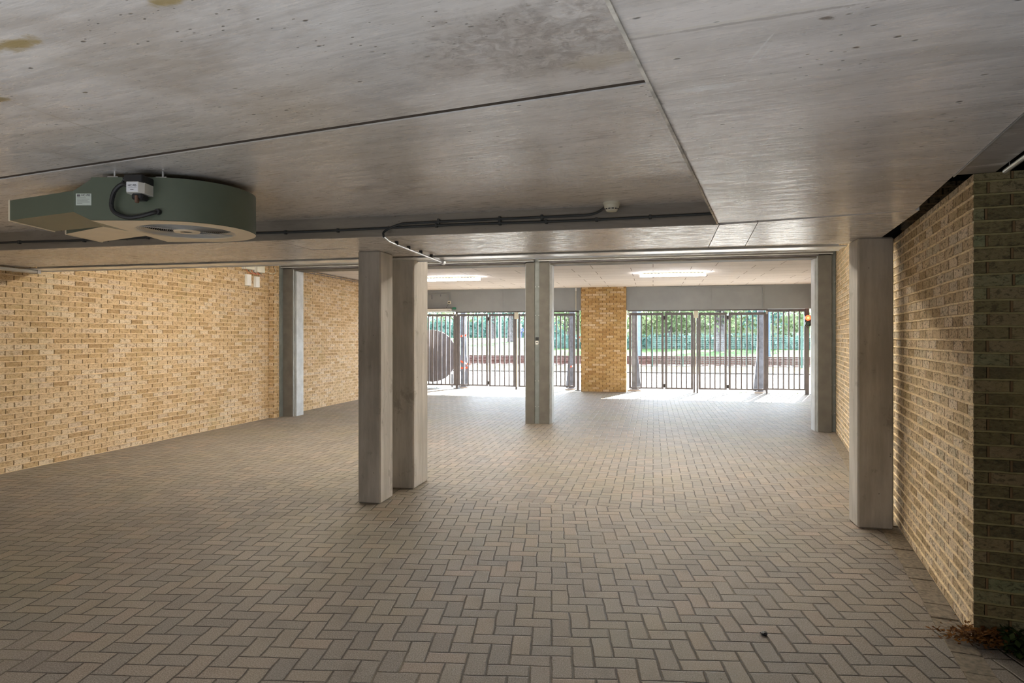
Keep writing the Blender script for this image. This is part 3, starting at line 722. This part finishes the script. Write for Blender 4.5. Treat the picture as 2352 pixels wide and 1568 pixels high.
leaf(2.0, 2.95, lin(2.05, 2.90, 5), .09, 2.19, 'fourth gate leaf of the right bay, in front of the thick weathered column')
leaf(-7.03, -5.74, lin(-6.98, -5.78, 8), .085, 2.21, 'fixed barred panel of the left bay with a dark ribbed disc behind', 'fence_panel', None)
leaf(3.0, 3.93, lin(3.0, 3.93, 6), .11, 2.27, 'fixed barred panel at the right end beside the signal light', 'fence_panel', None, st=.02)
for o in [o for o in COL.objects if o.name.startswith('gate_leaf')]:
    if o.name in ('gate_leaf', 'gate_leaf.002', 'gate_leaf.004', 'gate_leaf.006'):
        xs = {'gate_leaf': -4.725, 'gate_leaf.002': -3.015, 'gate_leaf.004': .305, 'gate_leaf.006': 1.9775}[o.name]-o.location.x
        for z in (2.06, .18): B('hinge', [(xs-.02, xs+.02, -.03, .02, z-.05, z+.05)], M['black'], o, bev=.004)['label'] = 'black hinge'
def gpost(x0, x1, y, label, z1=2.27, mat='gate', base=True):
    r = empty('gate_post', ((x0+x1)/2, y, 0), label, 'post'); h = (x1-x0)/2
    B('shaft', [(-h, h, -.03, .03, 0, z1)], M[mat], r, bev=.003)
    if base: B('base_plate', [(-h-.05, h+.05, -.08, .08, 0, .015)], M['gatecol'], r)
    return r
gpost(-5.735, -5.665, GY, 'slim gate post between the fixed panel and the taped column')
gpost(-2.125, -2.055, GY, 'slim gate post on the left side of the brick pier')
gpost(2.955, 3.0, GY, 'slim gate post right of the thick weathered column')
gpost(3.935, 4.035, GY, 'wide grey gate post carrying the red signal light', 2.29)
gpost(-3.915, -3.86, GY, 'meeting post of the left gate under the lock box', 2.1, base=False)
gpost(1.08, 1.125, GY, 'left meeting post of the right gate under the lock box', 2.09, base=False)
gpost(1.165, 1.21, GY, 'right meeting post of the right gate under the lock box', 2.09, base=False)
def gcol(x, side, label):
    r = empty('gate_column', (x, 18.62, 0), label, 'column', 'thick steel columns behind the gate leaves')
    bm = bmesh.new(); box(bm, -.075, .075, -.09, .09, .05, 2.3, bev=.01); new('shaft', bm, M['gatecol'], r)
    bm = bmesh.new(); prism(bm, [(side*.075, .05), (side*.19, .05), (side*.10, 1.0), (side*.075, 1.9)], -.05, .05, ax='y'); new('tapered_fin', bm, M['gatecol'], r)
    B('base_plate', [(-.13, .13, -.14, .14, .035, .055)], M['gate'], r)
    for sx in (-.10, .10):
        bm = bmesh.new(); lathe(bm, [(0, .03), (.014, .03), (.014, 0)], (sx, -.11, .055), 8); new('bolt', bm, M['galv'], r)
    B('footing', [(-.19, .19, -.22, .22, -.02, .035)], M['footing'], r, bev=.012)
gcol(-5.58, 1, 'taped thick column behind the left gate'); gcol(-2.29, -1, 'thick column behind the left gate next to the brick pier')
gcol(-.52, 1, 'thick column behind the right gate next to the brick pier'); gcol(2.87, -1, 'thick weathered column behind the right gate, left of the end panel')
def lockbox(x, label):
    r = empty('lock_box', (x, GY-.04, 2.05), label, 'lock box', 'pale lock boxes where the gate leaves meet')
    B('case', [(-.06, .06, -.03, .03, 0, .20)], M['cream'], r, bev=.006)
    Bs('bolt_pin', [(-.05, -.035, -.01, .01, .19, .25), (.035, .05, -.01, .01, .19, .25)], M['black'], r)
    B('drop_rod', [(-.008, .008, -.01, .01, -1.97, 0)], M['cream'], r)
lockbox(-3.875, 'pale lock box where the left gate leaves meet'); lockbox(1.145, 'pale lock box where the right gate leaves meet')
def track(x0, x1, label):
    r = empty('gate_track', ((x0+x1)/2, GY-.02, 2.24), label, 'track', 'guide tracks over the gates'); h = (x1-x0)/2
    B('rail', [(-h, h, -.03, .03, .0, .035)], M['gate'], r, bev=.003)
    Bs('corner_arm', [(-h, -h+.05, -.035, -.03, -.10, -.02), (h-.05, h, -.035, -.03, -.10, -.02)], M['galv'], r)
track(-5.72, -2.06, 'guide track over the left gate'); track(-.70, 3.0, 'guide track over the right gate')
def operator():
    r = empty('gate_operator', (-6.20, 18.14, 2.28), 'long white gate operator under the left fascia with a small green box', 'gate operator')
    B('housing', [(-.45, .40, -.10, 0, 0, .085)], M['white'], r, bev=.006); B('cover_strip', [(-.45, .42, -.105, 0, .085, .105)], M['black'], r)
    k = B('control_box', [(.44, .53, -.09, -.0, .06, .12)], M['led'], r, bev=.004); k['label'] = 'small green box'
    Bs('arm', [(-.30, .50, -.14, -.115, -.045, -.03), (.48, .51, -.14, -.115, -.12, -.03)], M['galv'], r)
operator()
def socket():
    r = empty('power_socket', (-5.87, 18.14, 2.545), 'small white power socket on the grey left fascia with a black plug', 'socket')
    B('case', [(-.045, .045, -.05, 0, -.045, .045)], M['cream'], r, bev=.004); B('plug', [(-.02, .018, -.07, -.05, -.02, .02)], M['black'], r)
    bm = bmesh.new(); tube(bm, bezier([(0, -.06, -.02), (-.05, -.06, -.10), (-.09, -.05, -.18), (-.04, -.10, -.22), (.04, -.12, -.25), (.06, -.12, -.27)], 6), .004, 5); new('cord', bm, M['ink'], r)
socket()
conduit('surface_conduit', bezier([(LX+.05, 18.12, 2.80), (-6.4, 18.12, 2.80), (-6.05, 18.12, 2.80), (-5.92, 18.12, 2.79), (-5.88, 18.12, 2.75), (-5.87, 18.12, 2.70), (-5.87, 18.12, 2.59)], 6), .012, [(-6.5, 18.125, 2.80), (-6.1, 18.125, 2.80), (-5.87, 18.125, 2.66)], M['lintel'], 'grey conduit on the left fascia leading down to the power socket')
for x, z0_, lab in ((-6.42, 2.66, 'longer rusty bracket hanging on the left fascia'), (-6.15, 2.74, 'short rusty bracket hanging on the left fascia')):
    o = B('bracket', [(-.01, .01, -.02, 0, z0_-2.8, 0)], M['gatecol']); o.location = (x, 18.14, 2.79); tag(o, lab, 'bracket')
conduit('surface_conduit', [(-2.13, 18.12, 2.90), (-2.13, 18.12, 2.29)], .012, [(-2.13, 18.12, 2.87)], M['cream'], 'cream vertical conduit on the fascia left of the brick pier', cliphalf=(.02, .02, .04), clipmat=M['white'])
conduit('surface_conduit', bezier([(.35, 18.125, 2.895), (1.5, 18.125, 2.895), (2.65, 18.125, 2.895), (2.83, 18.125, 2.87), (2.86, 18.125, 2.80), (2.86, 18.125, 2.30)], 6), .013, [(2.0, 18.125, 2.895), (2.86, 18.125, 2.5)], M['lintel'], 'grey conduit along the top of the right fascia, bending down')
def signal():
    r = empty('signal_light', (3.985, GY-.03, 1.74), 'small signal light with lit red lens above an unlit one', 'signal light')
    B('housing', [(-.075, .075, -.08, 0, .07, .36)], M['black'], r, bev=.012)
    for z, mt, nm in ((.29, 'red_on', 'red_lens'), (.145, 'lens_off', 'green_lens')):
        bm = bmesh.new(); lathe(bm, [(.0, -.115), (.035, -.108), (.058, -.088), (.06, -.078)], (0, 0, z), 24, axis='y'); L_ = new(nm, bm, M[mt], r, smooth=True)
        bm = bmesh.new(); lathe(bm, [(.058, -.08), (.062, -.12 if z < .2 else -.10), (.066, -.12 if z < .2 else -.10), (.070, -.08)], (0, 0, z), 24, axis='y'); new('hood', bm, M['steel' if z < .2 else 'red_on'], r, smooth=True)
    bm = bmesh.new(); lathe(bm, [(0, -.1185), (.026, -.1135)], (0, 0, .29), 20, axis='y'); new('glowing_core', bm, M['red_core'], r)
    bm = bmesh.new(); prism(bm, [(-.05, .07), (.05, .07), (.0, .0)], -.04, 0, ax='y'); box(bm, -.012, .012, -.04, 0, .36, .39); new('bracket', bm, M['steel'], r)
signal()
def tape(x, y, z, w_, label, tail=.0, ang=0.):
    r = empty('barrier_tape', (x, y, z), label, 'tape', 'scraps of red and white barrier tape')
    for k in range(3):
        bm = bmesh.new(); a = -w_/2+k*w_/3; n = 5; prev = None
        for i in range(n+1):
            xx = a+w_/3*i/n; s = math.tan(ang)*xx+.008*math.sin(7*(k+i/n)); c_ = [bm.verts.new((xx, -.004*math.sin(i+k), s)), bm.verts.new((xx+.015, -.01*math.cos(i*1.3+k), s+.05))]
            if prev: bm.faces.new((prev[0], c_[0], c_[1], prev[1]))
            prev = c_
        new('red_band' if k % 2 == 0 else 'white_band', bm, M['red_tape' if k % 2 == 0 else 'white_tape'], r)
    if tail:
        bm = bmesh.new(); c = [bm.verts.new(q) for q in ((0, -.01, 0), (.04, -.012, .005), (.03, -.03, -tail), (-.005, -.03, -tail*.9))]; bm.faces.new(c); new('loose_end', bm, M['white_tape'], r)
tape(-5.56, 18.50, 1.54, .20, 'upper scrap of red and white tape around the left column', .0, .2)
tape(-5.50, 18.50, .72, .30, 'middle scrap of red and white tape around the left column', .0, -.35)
tape(-5.53, 18.50, .58, .22, 'lowest scrap of tape around the left column, loose end hanging', .10, .1)
tape(-2.28, 18.50, .66, .13, 'short red tape scrap low on the column beside the brick pier', 0, .3)
tape(-2.03, 18.30, 1.50, .07, 'red tape scrap in the gap left of the brick pier', .12, .3)
def disc():
    r = empty('round_cover', (-6.66, 18.80, 0), 'large dark ribbed round cover standing behind the left fixed panel', 'round cover')
    N = 48; bm = bmesh.new(); R_ = .80; zc = .95
    a = [bm.verts.new((R_*math.cos(2*PI*k/N), 0, zc+R_*math.sin(2*PI*k/N))) for k in range(N)]
    b = [bm.verts.new((v.co.x, .04, v.co.z)) for v in a]
    bm.faces.new(a); bm.faces.new(b[::-1])
    for k in range(N): bm.faces.new((a[k], b[k], b[(k+1) % N], a[(k+1) % N]))
    new('plate', bm, M['gate'], r)
    bm = bmesh.new()
    for k in range(-7, 8):
        x = k*.115; h = math.sqrt(max(0, R_*R_-x*x))*.98; box(bm, x-.012, x+.012, -.025, 0, zc-h, zc+h)
    new('ribs', bm, M['gate'], r)
    B('foot', [(.64, .70, -.05, .0, 0, .40)], M['gatecol'], r)
disc()

# ------------------------------------------------------------------ outside
def simple(name, c1, c2, sc, rough=.9, bump=.0, sc2=None):
    t = NT(name); co, _ = t.obj(); n = t.noise(co, sc, 5, .65); c = t.mix(t.ss(n, .35, .65), c1, c2)
    if bump: t.bump(t.noise(co, sc*3, 3), bump)
    return t.out(c, rough, spec=.1)
M['street'] = simple('pale street paving', (.20, .198, .195), (.27, .268, .265), 2)
M['kerb'] = simple('kerb stone', (.06, .06, .06), (.09, .09, .088), 3)
M['verge'] = simple('dry verge grass', (.07, .075, .025), (.12, .105, .04), 3)
M['ballast'] = simple('track ballast', (.028, .024, .024), (.12, .11, .11), 14, bump=.03)
M['lawn'] = simple('lawn', (.042, .078, .026), (.070, .115, .042), 1.5)
M['rust'] = simple('rusty rail', (.06, .033, .030), (.10, .062, .056), 4)
M['path'] = simple('pale path', (.13, .128, .125), (.18, .178, .175), 2)
def grd(name, x0, x1, y0, y1, z0, z1, mat, label=None, kind='structure'):
    bm = bmesh.new(); v = [bm.verts.new(p) for p in ((x0, y0, z0), (x1, y0, z0), (x1, y1, z1), (x0, y1, z1))]; bm.faces.new(v)
    g = [bm.verts.new((p.co.x, p.co.y, min(z0, z1)-.3)) for p in v]
    for i in range(4): bm.faces.new((v[i], g[i], g[(i+1) % 4], v[(i+1) % 4]))
    bmesh.ops.recalc_face_normals(bm, faces=bm.faces); o = new(name, bm, mat); o['kind'] = kind; return o
grd('street', -45, 45, 18.9, 27.9, -.01, -.01, M['street'])
grd('kerb', -45, 45, 27.9, 28.6, .05, .05, M['kerb'])
grd('grass_verge', -45, 45, 28.6, 32.2, .04, .10, M['verge'])
grd('track_bed', -60, 60, 32.2, 46, .12, .20, M['ballast'])
grd('gravel_strip', -70, 70, 46, 52, .0, .05, M['path'])
grd('lawn', -90, 90, 52, 76, .05, 1.25, M['lawn'])
grd('footpath', -110, 110, 76, 80, 1.30, 1.35, M['path'])
grd('lawn', -200, 200, 80, 140, 1.33, 1.9, M['lawn'])
for k, y in enumerate((33.2, 35.6, 38.4, 41.6)):
    bm = bmesh.new(); box(bm, -60, 60, y-.035, y+.035, .30, .34); box(bm, -60, 60, y-.012, y+.012, .22, .31); box(bm, -60, 60, y-.07, y+.07, .16, .225)
    o = new('rail', bm, M['rust']); tag(o, 'rusty steel rail, %s' % ('nearest of the railway track', 'second of the railway track', 'third, on the farther track', 'farthest of the railway')[k], 'rail', 'railway rails beyond the gates')
bm = bmesh.new(); x = -30
while x < 30:
    for a, b in ((32.8, 36.0), (38.0, 42.0)): box(bm, x, x+.24, a, b, .10, .16)
    x += .6
o = new('railway_sleepers', bm, M['rust']); tag(o, 'brown railway sleepers under the rails', 'sleepers', kind='stuff')
def meshfence():
    y = 32.0; r = empty('mesh_fence', (0, y, .07), 'green wire mesh fence with posts between street and railway', 'fence')
    gm = plain('green fence paint', (.03, .085, .08), .5)
    for x in (-.04, 4.32, 9.1, 14, -9.5, -14.4, 6.64+.1, 1.41, 2.78+.1):
        thin = x in (1.41, 2.88); B('post', [(x-(.018 if thin else .04), x+(.018 if thin else .04), -.03, .03, 0, 1.55 if thin else 1.97)], gm, r)
    bm = bmesh.new(); z = .15
    while z < 1.75: box(bm, .0, 12, -.005, .0, z, z+.006); z += .10
    x = .1
    while x < 12: box(bm, x-.002, x+.002, -.002, .002, .1, 1.72); x += .12
    new('wire_mesh', bm, plain('pale galvanised wire', (.20, .28, .27), .5), r)
meshfence()
def leafmat(name, cols):
    t = NT(name); co, _ = t.obj(); n = t.noise(co, 1.3, 3); ge = t.n.new('ShaderNodeNewGeometry')
    f = t.math('ADD', t.math('MULTIPLY', n, .5), t.math('MULTIPLY', ge.outputs['Random Per Island'], .5))
    c = t.ramp(f, cols); t.out(c, .7, spec=.15)
    t.b.inputs['Transmission Weight'].default_value = 0
    tr = t.n.new('ShaderNodeBsdfTranslucent'); t.l.new(c, tr.inputs[0]); mx = t.n.new('ShaderNodeMixShader'); mx.inputs[0].default_value = .35
    outn = t.n['Material Output']; t.l.new(t.b.outputs[0], mx.inputs[1]); t.l.new(tr.outputs[0], mx.inputs[2]); t.l.new(mx.outputs[0], outn.inputs[0]); return t.m
M['leaf_spring'] = leafmat('spring leaves', [(0, (.05, .08, .04)), (.3, (.11, .155, .07)), (.6, (.21, .26, .14)), (1, (.55, .55, .46))])  # in both leaf ramps the pale end stands for haze
M['leaf_dark'] = leafmat('dark leaves', [(0, (.02, .05, .045)), (.45, (.06, .12, .105)), (.75, (.15, .23, .20)), (1, (.5, .56, .54))])
M['bark'] = simple('pale bark', (.07, .06, .06), (.14, .12, .125), 5)
def leaves(bm, c, rad, n, sz, rnd, mi=0):
    for _ in range(n):
        while True:
            v = Vector((rnd.uniform(-1, 1), rnd.uniform(-1, 1), rnd.uniform(-1, 1)))
            if v.length <= 1: break
        v = v*(.65+.35*rnd.random()); p = Vector((c[0]+v.x*rad[0], c[1]+v.y*rad[1], c[2]+v.z*rad[2]))
        a = Vector((rnd.uniform(-1, 1), rnd.uniform(-1, 1), rnd.uniform(-1, 1))).normalized(); b = a.cross(Vector((rnd.uniform(-1, 1), rnd.uniform(-1, 1), rnd.uniform(-1, 1)))).normalized()
        s = sz*rnd.uniform(.6, 1.4); f = bm.faces.new([bm.verts.new(p+a*s), bm.verts.new(p+b*s*.6), bm.verts.new(p-a*s), bm.verts.new(p-b*s*.6)]); f.material_index = mi
def tree(x, y, z, h, tr, crown, mat, label, seed, cz=0., n=1400, sz=.16, group='trees beyond the railway'):
    rnd = random.Random(seed); r = empty('tree', (x, y, z), label, 'tree', group)
    bm = bmesh.new(); top = h*.75
    tube(bm, [(0, 0, -.2), (.05*rnd.uniform(-1, 1), 0, top*.35), (.12*rnd.uniform(-1, 1), .1, top*.7), (.2*rnd.uniform(-1, 1), 0, top)], [tr*1.2, tr, tr*.8, tr*.4], 8)
    for k in range(7):
        a = rnd.uniform(0, 2*PI); z0_ = top*rnd.uniform(.3, .9); L = crown*rnd.uniform(.6, 1)
        tube(bm, [(0, 0, z0_), (math.cos(a)*L*.5, math.sin(a)*L*.5, z0_+L*.35), (math.cos(a)*L, math.sin(a)*L, z0_+L*.6)], [tr*.35, tr*.22, tr*.08], 5)
    new('trunk', bm, M['bark'], r)
    bm = bmesh.new(); leaves(bm, (0, 0, h*.62+cz), (crown, crown, h*.42), n, sz, rnd); new('crown', bm, mat, r)
SP, DK = M['leaf_spring'], M['leaf_dark']
for i, (x, y, h, tr, cr, m_, n, lab) in enumerate([
    (5.6, 58, 9, .42, 3.2, SP, 1800, 'thick trunked spring green tree seen behind the end panel of the right gate'),
    (1.6, 64, 8, .22, 3.0, SP, 1500, 'slender spring tree seen through the middle of the right gate'),
    (9.6, 62, 9, .25, 3.4, DK, 1500, 'darker tree at the far right beyond the railway'),
    (-3.6, 60, 8, .20, 3.0, SP, 1500, 'light green tree seen through the left leaves of the right gate'),
    (-8.5, 66, 9, .20, 3.2, SP, 1500, 'pale green tree seen beside the brick pier'),
    (-15.8, 72, 10, .50, 3.6, DK, 1500, 'pale trunked tree in the middle of the left gate'),
    (-21, 84, 10, .25, 4.0, DK, 1500, 'tree behind the lamp post in the left gate'),
    (-31, 82, 10, .3, 4.2, DK, 1500, 'tree at the far left beyond the lawn'),
    (4.0, 70, 10, .25, 3.4, SP, 1500, 'spring tree behind the others in the right gate'),
    (12.5, 70, 10, .3, 3.8, SP, 1300, 'light tree at the right edge of the right gate')]):
    tree(x, y, .4 if y < 70 else 1.2, h, tr, cr, m_, lab, i+1, cz=-.6, n=n, sz=.19)
def hedge(name, x0, x1, y, z, h, mat, label, seed, dens=30, sz=.17):
    rnd = random.Random(seed); bm = bmesh.new()
    box(bm, x0, x1, y+.8, y+1.4, z-.2, z+h*.8)
    n = int((x1-x0)*h*dens)
    for _ in range(n):
        p = Vector((rnd.uniform(x0, x1), y+rnd.uniform(0, 1.2), z+h*rnd.random()**.8)); p.y += .3*math.sin(p.x*1.3)
        a = Vector((rnd.uniform(-1, 1), rnd.uniform(-1, 1), rnd.uniform(-1, 1))).normalized(); b = a.cross(Vector((rnd.uniform(-1, 1), rnd.uniform(-1, 1), rnd.uniform(-1, 1)))).normalized()
        s = sz*rnd.uniform(.6, 1.4); bm.faces.new([bm.verts.new(p+a*s), bm.verts.new(p+b*s*.6), bm.verts.new(p-a*s), bm.verts.new(p-b*s*.6)])
    o = new(name, bm, mat); tag(o, label, 'shrubs', kind='stuff')
hedge('shrubbery', -9, 16, 66, .5, 3.9, SP, 'light green shrubbery on the bank behind the railway', 20, 28, .2)
hedge('shrubbery', -10, 15, 60, .35, 1.5, DK, 'dark low undergrowth along the foot of the bank', 21, 40, .16)
hedge('shrubbery', -48, -8, 96, 1.4, 3.2, DK, 'dark hedge beyond the lawn behind the left gate', 22, 16, .24)
hedge('shrubbery', -60, 30, 120, 1.6, 5, SP, 'distant pale tree belt', 23, 5, .5)
def pole(x, y, r0, h, mat, label, cat='pole', z=0.):
    r = empty('mast', (x, y, z), label, cat); bm = bmesh.new(); tube(bm, [(0, 0, -.1), (0, 0, h)], [r0, r0*.8], 12); new('shaft', bm, mat, r, smooth=True)
    bm = bmesh.new(); tube(bm, [(0, 0, 0), (0, 0, .3)], r0*1.4, 12); new('base', bm, mat, r)
pole(-13.05, 54.5, .15, 7, plain('pale grey mast', (.2, .23, .27), .5), 'pale grey mast behind the second leaf of the left gate', z=.1)
pole(-10.7, 33.0, .03, 2.6, plain('pale green pole', (.12, .22, .18), .5), 'thin pale green pole seen through the first left gate leaf', z=.08)
pole(-.95, 46.0, .16, 6, plain('blue grey mast', (.09, .13, .17), .5), 'blue grey mast seen between the brick pier and the right gate', z=.1)
pole(7.8, 47.0, .10, 3.4, plain('blue mast', (.05, .09, .16), .5), 'short blue post behind the end panel of the right gate', z=.1)
# two walkers far away
def person(x, y, z, col, label, step, seed):
    r = empty('person', (x, y, z), label, 'person', rz=PI/2)
    skin = plain('skin', (.55, .36, .27), .6); cl = plain('clothing '+str(seed), col, .8)
    def skinmesh(name, verts, edges, rad, mat, par):
        me = bpy.data.meshes.new(name); me.from_pydata(verts, edges, []); o = bpy.data.objects.new(name, me); COL.objects.link(o); o.parent = par
        md = o.modifiers.new('s', 'SKIN'); sv = me.skin_vertices[0].data
        for i, q in enumerate(rad): sv[i].radius = (q, q)
        sv[0].use_root = True; o.modifiers.new('ss', 'SUBSURF').levels = 1; me.materials.append(mat); return o
    s = step
    V = [(0, 0, .95), (0, 0, 1.2), (0, 0, 1.42), (0, 0, 1.53), (0, 0, 1.66), (.03, 0, 1.76),
         (0, .10, .90), (s*.22, .10, .50), (s*.26, .10, .08), (s*.26+.14, .10, .04), (0, -.10, .90), (-s*.12, -.10, .50), (-s*.38, -.10, .10), (-s*.38+.13, -.10, .05),
         (0, .20, 1.40), (-s*.08, .25, 1.12), (s*.05, .26, .88), (s*.08, .26, .78), (0, -.20, 1.40), (s*.10, -.25, 1.12), (s*.25, -.26, .92), (s*.29, -.26, .83)]
    E_ = [(0, 1), (1, 2), (2, 3), (3, 4), (4, 5), (0, 6), (6, 7), (7, 8), (8, 9), (0, 10), (10, 11), (11, 12), (12, 13), (2, 14), (14, 15), (15, 16), (16, 17), (2, 18), (18, 19), (19, 20), (20, 21)]
    rad = [.15, .14, .16, .055, .09, .07, .09, .065, .045, .035, .09, .065, .045, .035, .06, .045, .035, .03, .06, .045, .035, .03]
    skinmesh('body', V, E_, rad, skin, r)
    skinmesh('jacket', [(0, 0, .93), (0, 0, 1.2), (0, 0, 1.44), (0, .20, 1.40), (-s*.08, .25, 1.12), (s*.04, .26, .90), (0, -.20, 1.40), (s*.10, -.25, 1.12), (s*.24, -.26, .94)], [(0, 1), (1, 2), (2, 3), (3, 4), (4, 5), (2, 6), (6, 7), (7, 8)], [.17, .165, .17, .075, .06, .05, .075, .06, .05], cl, r)
    skinmesh('trousers', [(0, 0, .95), (0, .10, .88), (s*.22, .10, .50), (s*.26, .10, .11), (0, -.10, .88), (-s*.12, -.10, .50), (-s*.37, -.10, .13)], [(0, 1), (1, 2), (2, 3), (0, 4), (4, 5), (5, 6)], [.155, .10, .078, .06, .10, .078, .06], plain('trousers', (.05, .06, .12), .8), r)
    bm = bmesh.new(); bmesh.ops.create_icosphere(bm, subdivisions=2, radius=.115, matrix=Matrix.Translation((-.02, 0, 1.74))); new('hair', bm, plain('pale hair '+str(seed), (.6, .58, .56), .8), r, smooth=True)
person(-16.0, 78, 1.33, (.08, .12, .42), 'person in a blue jacket walking on the far path, left of two', 1, 1)
person(-15.0, 78, 1.33, (.20, .22, .50), 'person in a paler blue jacket walking on the far path, right of two', .8, 2)

# ------------------------------------------------------------------ leaf litter, plants, scraps
def litter():
    rnd = random.Random(5); bm = bmesh.new()
    c = Vector(A(-.06, .0))
    for _ in range(1700):
        t_ = rnd.gauss(.03, .075) if rnd.random() < .6 else rnd.uniform(.0, .9); p = Vector(A(-.015-abs(rnd.gauss(0, .05)) if t_ > 0 else rnd.gauss(-.03, .04), t_)); hgt = .07*rnd.random()*math.exp(-((t_-.1)/.25)**2)+.012*rnd.random()
        q = Vector((p.x, p.y, .012+hgt)); yaw = rnd.uniform(0, 2*PI); s = rnd.uniform(.004, .017); ti = rnd.uniform(-.7, .7)
        a = Vector((math.cos(yaw), math.sin(yaw), ti*.6))*s; b = Vector((-math.sin(yaw), math.cos(yaw), rnd.uniform(-.5, .5)))*s*.45; u = Vector((0, 0, s*.35))
        v = [bm.verts.new(q-a), bm.verts.new(q-a*.2+b+u), bm.verts.new(q+a+u*.5), bm.verts.new(q-b)]
        bm.faces.new((v[0], v[1], v[2])); bm.faces.new((v[0], v[2], v[3]))
    o = new('dead_leaves', bm, leafmat('dead leaves', [(0, (.04, .02, .01)), (.45, (.14, .06, .02)), (.75, (.30, .13, .03)), (1, (.40, .26, .10))])); tag(o, 'heap of brown dead leaves at the foot of the right brick corner', 'leaves', kind='stuff')
    bm = bmesh.new()
    for _ in range(2200):
        t_ = .09+rnd.random()*.8; p = Vector(A(-.03-rnd.random()*(.10+.22*min(1, (t_-.09)*5)), t_)); q = Vector((p.x, p.y, .01+.10*rnd.random()))
        a = Vector((rnd.uniform(-1, 1), rnd.uniform(-1, 1), rnd.uniform(-.6, .6))).normalized()*rnd.uniform(.008, .022); b = a.cross(Vector((0, 0, 1))).normalized()*a.length*.7
        bm.faces.new([bm.verts.new(q+a), bm.verts.new(q+b), bm.verts.new(q-a), bm.verts.new(q-b)])
    o = new('ground_ivy', bm, leafmat('ivy leaves', [(0, (.01, .02, .006)), (.6, (.03, .05, .012)), (1, (.09, .11, .03))])); tag(o, 'dark low green plants in front of the dark brick face at right', 'plants', kind='stuff')
    bm = bmesh.new()
    for _ in range(260):
        if rnd.random() < .5: p = A(rnd.uniform(-.5, 3.0), -.02-abs(rnd.gauss(0, .05))); p = Vector(p)
        else: p = Vector((rnd.uniform(-1.5, 1.7), rnd.uniform(1.9, 5.6)))
        s = rnd.uniform(.003, .008); q = Vector((p.x, p.y, .008)); yaw = rnd.uniform(0, 6)
        a = Vector((math.cos(yaw), math.sin(yaw), .2))*s; b = Vector((-math.sin(yaw), math.cos(yaw), 0))*s*.5
        bm.faces.new([bm.verts.new(q+a), bm.verts.new(q+b), bm.verts.new(q-a), bm.verts.new(q-b)])
    o = new('floor_debris', bm, leafmat('floor debris', [(0, (.03, .02, .015)), (.6, (.2, .15, .08)), (1, (.6, .55, .45))])); tag(o, 'small crumbs and leaf bits scattered on the brick floor', 'debris', kind='stuff')
    bm = bmesh.new(); bmesh.ops.create_icosphere(bm, subdivisions=2, radius=.016)
    for v in bm.verts: v.co.z *= .6; v.co *= rnd.uniform(.7, 1.3)
    o = new('dark_scrap', bm, M['black']); o.location = (.55, 3.46, .008); tag(o, 'small black scrap lying on the brick floor, lower right', 'scrap')
    # weeds under the gates
    for i, (x, n, lab) in enumerate(((2.35, 60, 'small weed under the right gate left of the thick column'), (3.25, 60, 'small yellow green weed under the end panel'), (3.75, 60, 'small weed at the foot of the signal post'), (-6.3, 30, 'tiny weed under the left fixed panel'))):
        bm = bmesh.new()
        for _ in range(n):
            q = Vector((rnd.gauss(0, .10), rnd.gauss(0, .05), .01+.04*rnd.random())); a = Vector((rnd.uniform(-1, 1), rnd.uniform(-1, 1), rnd.uniform(0, 1))).normalized()*.025; b = a.cross(Vector((0, 0, 1))).normalized()*.010
            bm.faces.new([bm.verts.new(q+a), bm.verts.new(q+b), bm.verts.new(q-a), bm.verts.new(q-b)])
        o = new('weed', bm, SP); o.location = (x, 18.25, 0); tag(o, lab, 'weed')
litter()
